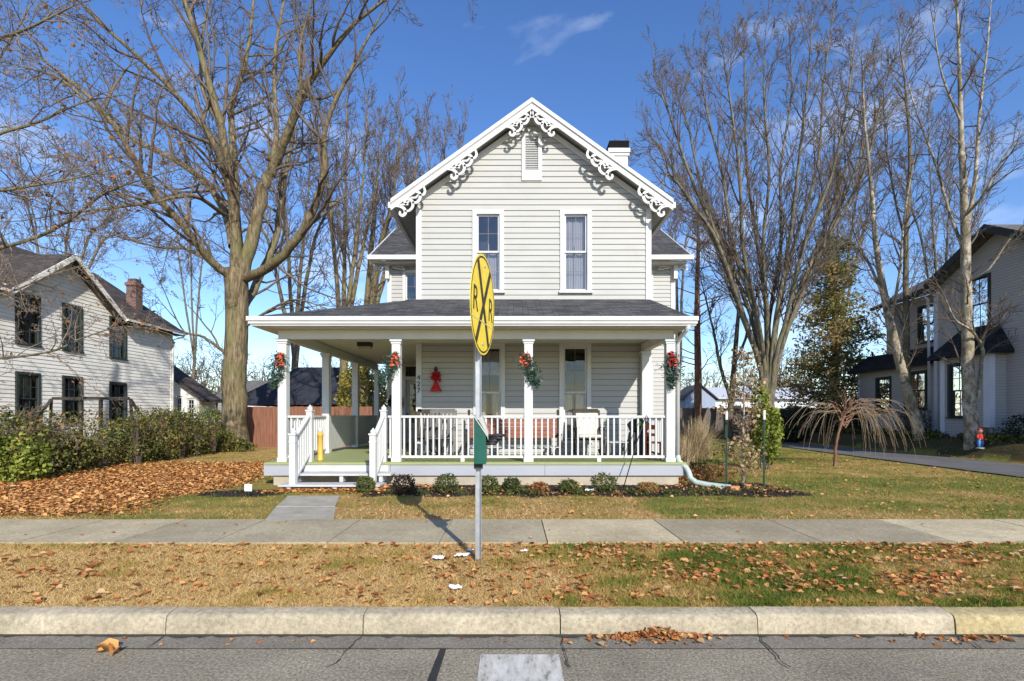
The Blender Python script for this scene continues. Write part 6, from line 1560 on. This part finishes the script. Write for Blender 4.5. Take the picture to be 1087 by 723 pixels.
# evergreen
def conifer(name, label, base, h, rad, n, mat, seed, bark, size=.22, shape=1.0, tshift=0, zlo=.1):
    r = random.Random(seed); t = thing(name, tuple(base), label, 'tree'); b = np.array(base)
    tr = [smooth_line([b+np.array((0, 0, -.1)), b+np.array((.1, 0, h*.5)), b+np.array((0, 0, h*.97))], [.22, .13, .03], 6, r, .1)]
    br = []; C = []
    for i in range(150):
        f = zlo+(1-zlo)*((i+r.random())/150); a = r.uniform(0, 2*math.pi); L_ = rad*(.15+(1-f)**.75*(.95))*r.uniform(.55, 1.15)*(min(1, f*5+.4))
        s = b+np.array((0, 0, h*f)); e = s+np.array((math.cos(a)*L_, math.sin(a)*L_, L_*r.uniform(-.15, .55))); mid = (s+e)/2+np.array((0, 0, -.08*L_))
        p, q = smooth_line([s, mid, e], [.04, .025, .008], 3, r, .6); br.append((p, q))
        for j in range(int(n/150*L_/rad*1.7)):
            g = r.uniform(.22, 1.05); g2 = (1-g)*s+g*e; w_ = .16*L_*(1.1-g)+.16; C.append(g2+np.array((r.gauss(0, w_), r.gauss(0, w_), r.gauss(-.08, w_*.7))))
    lines_obj('trunk', [(tr, 8), (br, 4)], bark, t)
    C = np.array(C); rr = np.random.default_rng(seed); V, F = leaf_arrays(C, size, rr, 2.6, 0, .1)
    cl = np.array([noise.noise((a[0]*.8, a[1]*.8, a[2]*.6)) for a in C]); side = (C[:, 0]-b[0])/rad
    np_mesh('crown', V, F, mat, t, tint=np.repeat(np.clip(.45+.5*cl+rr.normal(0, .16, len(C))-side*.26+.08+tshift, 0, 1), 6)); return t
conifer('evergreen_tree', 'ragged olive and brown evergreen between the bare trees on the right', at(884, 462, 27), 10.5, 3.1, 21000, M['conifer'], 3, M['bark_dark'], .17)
shrub('dark_shrub', 'dark evergreen shrub at the foot of the ragged evergreen', (14.6, 25.5, .9), (1.6, .8, 1.0), 3600, .14, M['darkever'], 14, 'shrub', 6, None, [((17.2, 25.5, .8), (1.5, .8, .9), 2600), ((16, 24.6, .6), (1, .5, .6), 1500)])
shrub('clipped_hedge', 'dark green clipped hedge at the right edge below the grey house', (16.4, 15.8, 1.05), (.9, .9, .6), 3400, .06, M['darkever'], 15, 'hedge', 6, None, [((17.5, 15.2, 1.0), (1.0, .9, .6), 3400)])
shrub('bare_shrub', 'twiggy shrub with few leaves below the ground floor windows of the grey house', (16.2, 20.6, 1.2), (.7, .5, .9), 900, .07, M['darkever'], 16, 'shrub', 60, None, None)
gc = []
for i in range(16): gc.append(((14.9+rg.uniform(0, 1.4)+.02*i, 14.6+i*.62, .72), (.6, .5, .22), 700))
r_ = np.random.default_rng(5); C = np.concatenate([blob(b, ra, k, r_) for b, ra, k in gc]); V, F = leaf_arrays(C, .07, r_, 1.6, .3, .2)
o = np_mesh('ground_cover', V, F, M['hedge'], None, tint=np.repeat(r_.random(len(C))*.8, 6)); tag(o, 'leafy green ground cover between driveway and the grey house', 'ground cover', kind='stuff')
# leaf-strewn lawn edge past drive handled by litter; far wood
def farwood():
    r = random.Random(4); out = [[], [], []]; P = dict(n=[5, 4, 3], wig=[.12, .18, .2], up=[.1, .06, .03], rmin=.03, kids=[0, 7, 5], ang=[(15, 45), (20, 50), (20, 55)], ratio=[0, .5, .5], rk=[.2, .07, .04])
    for i in range(150):
        a = R(r.uniform(-52, 52)); d = r.uniform(78, 125); x, y = math.sin(a)*d*1.2, math.cos(a)*d
        for k in range(3): branch(out, (x+r.uniform(-1, 1), y, .1), nrm((r.uniform(-.3, .3), r.uniform(-.3, .3), 1)), r.uniform(7, 11), .2, 0, P, r)
    o = lines_obj('far_woodland', [(out[0], 4), (out[1]+out[2], 3)], M['twig'], None); tag(o, 'band of distant bare woodland along the horizon', 'woodland', kind='stuff')
farwood()
r_ = np.random.default_rng(6); C = []
for i in range(60):
    a = R(r_.uniform(-50, 50)); d = r_.uniform(64, 80); C.append(blob((math.sin(a)*d*1.2, math.cos(a)*d, 1.1), (3.5, 2, 1.6), 500, r_))
C = np.concatenate(C); V, F = leaf_arrays(C, .5, r_, 1.5, 0, .2); o = np_mesh('far_undergrowth', V, F, M['conifer'], None, tint=np.repeat(r_.random(len(C)), 6)); tag(o, 'distant low scrub below the bare woodland', 'scrub', kind='stuff')

# ------------------------------------------------------------ light, sky, camera
SUN = Vector((-.356*math.cos(R(30)), .934*math.cos(R(30)), -math.sin(R(30))))
ld = bpy.data.lights.new('sun', 'SUN'); ld.energy = 4.1; ld.angle = R(.5); ld.color = (1.0, .945, .86)
lo = bpy.data.objects.new('sun', ld); COL.objects.link(lo); lo.rotation_euler = SUN.to_track_quat('-Z', 'Y').to_euler(); lo.location = (8, -20, 20)
W = bpy.data.worlds.new('World'); SC.world = W; W.use_nodes = True; nt = W.node_tree
bg = nt.nodes['Background']; sk = nt.nodes.new('ShaderNodeTexSky'); sk.sky_type = 'NISHITA'; sk.sun_disc = False
sk.sun_elevation = R(30); sk.sun_rotation = R(159); sk.air_density = 1.0; sk.dust_density = .3; sk.ozone_density = 2.2; sk.altitude = 300
tc = nt.nodes.new('ShaderNodeTexCoord'); mp = nt.nodes.new('ShaderNodeMapping'); mp.inputs['Scale'].default_value = (1.5, 1.5, 4.0); mp.inputs['Rotation'].default_value = (0, R(-12), R(20))
n = nt.nodes.new('ShaderNodeTexNoise'); n.inputs['Scale'].default_value = 3.1; n.inputs['Detail'].default_value = 6; n.inputs['Roughness'].default_value = .5; n.inputs['Distortion'].default_value = .25
L(nt, tc.outputs['Generated'], mp.inputs[0]); L(nt, mp.outputs[0], n.inputs['Vector'])
cr = ramp(nt, [(.56, (0, 0, 0)), (.80, (.42, .42, .42))]); L(nt, n.outputs[0], cr.inputs[0])
mx = nt.nodes.new('ShaderNodeMix'); mx.data_type = 'RGBA'; L(nt, cr.outputs[0], mx.inputs[0]); 
hs = nt.nodes.new('ShaderNodeHueSaturation'); hs.inputs['Saturation'].default_value = 1.22; hs.inputs['Hue'].default_value = .511; L(nt, sk.outputs[0], hs.inputs['Color'])
L(nt, hs.outputs[0], mx.inputs[6]); mx.inputs[7].default_value = (6.0, 6.4, 7.0, 1); L(nt, mx.outputs[2], bg.inputs[0]); bg.inputs[1].default_value = .15
cam = bpy.data.cameras.new('camera'); co = bpy.data.objects.new('camera', cam); COL.objects.link(co); co.location = (0, 0, H0); co.rotation_euler = (R(90), 0, 0)
cam.sensor_fit = 'HORIZONTAL'; cam.sensor_width = 36; cam.lens = 36*FP/1087; cam.shift_x = -1.5/1087; cam.shift_y = 79.5/1087; cam.clip_start = .05; cam.clip_end = 2000
SC.camera = co
SC.view_settings.view_transform = 'Standard'; SC.view_settings.look = 'None'; SC.view_settings.exposure = 0.5; SC.view_settings.gamma = 1
SC.cycles.use_denoising = True; SC.cycles.max_bounces = 6; SC.cycles.transparent_max_bounces = 12
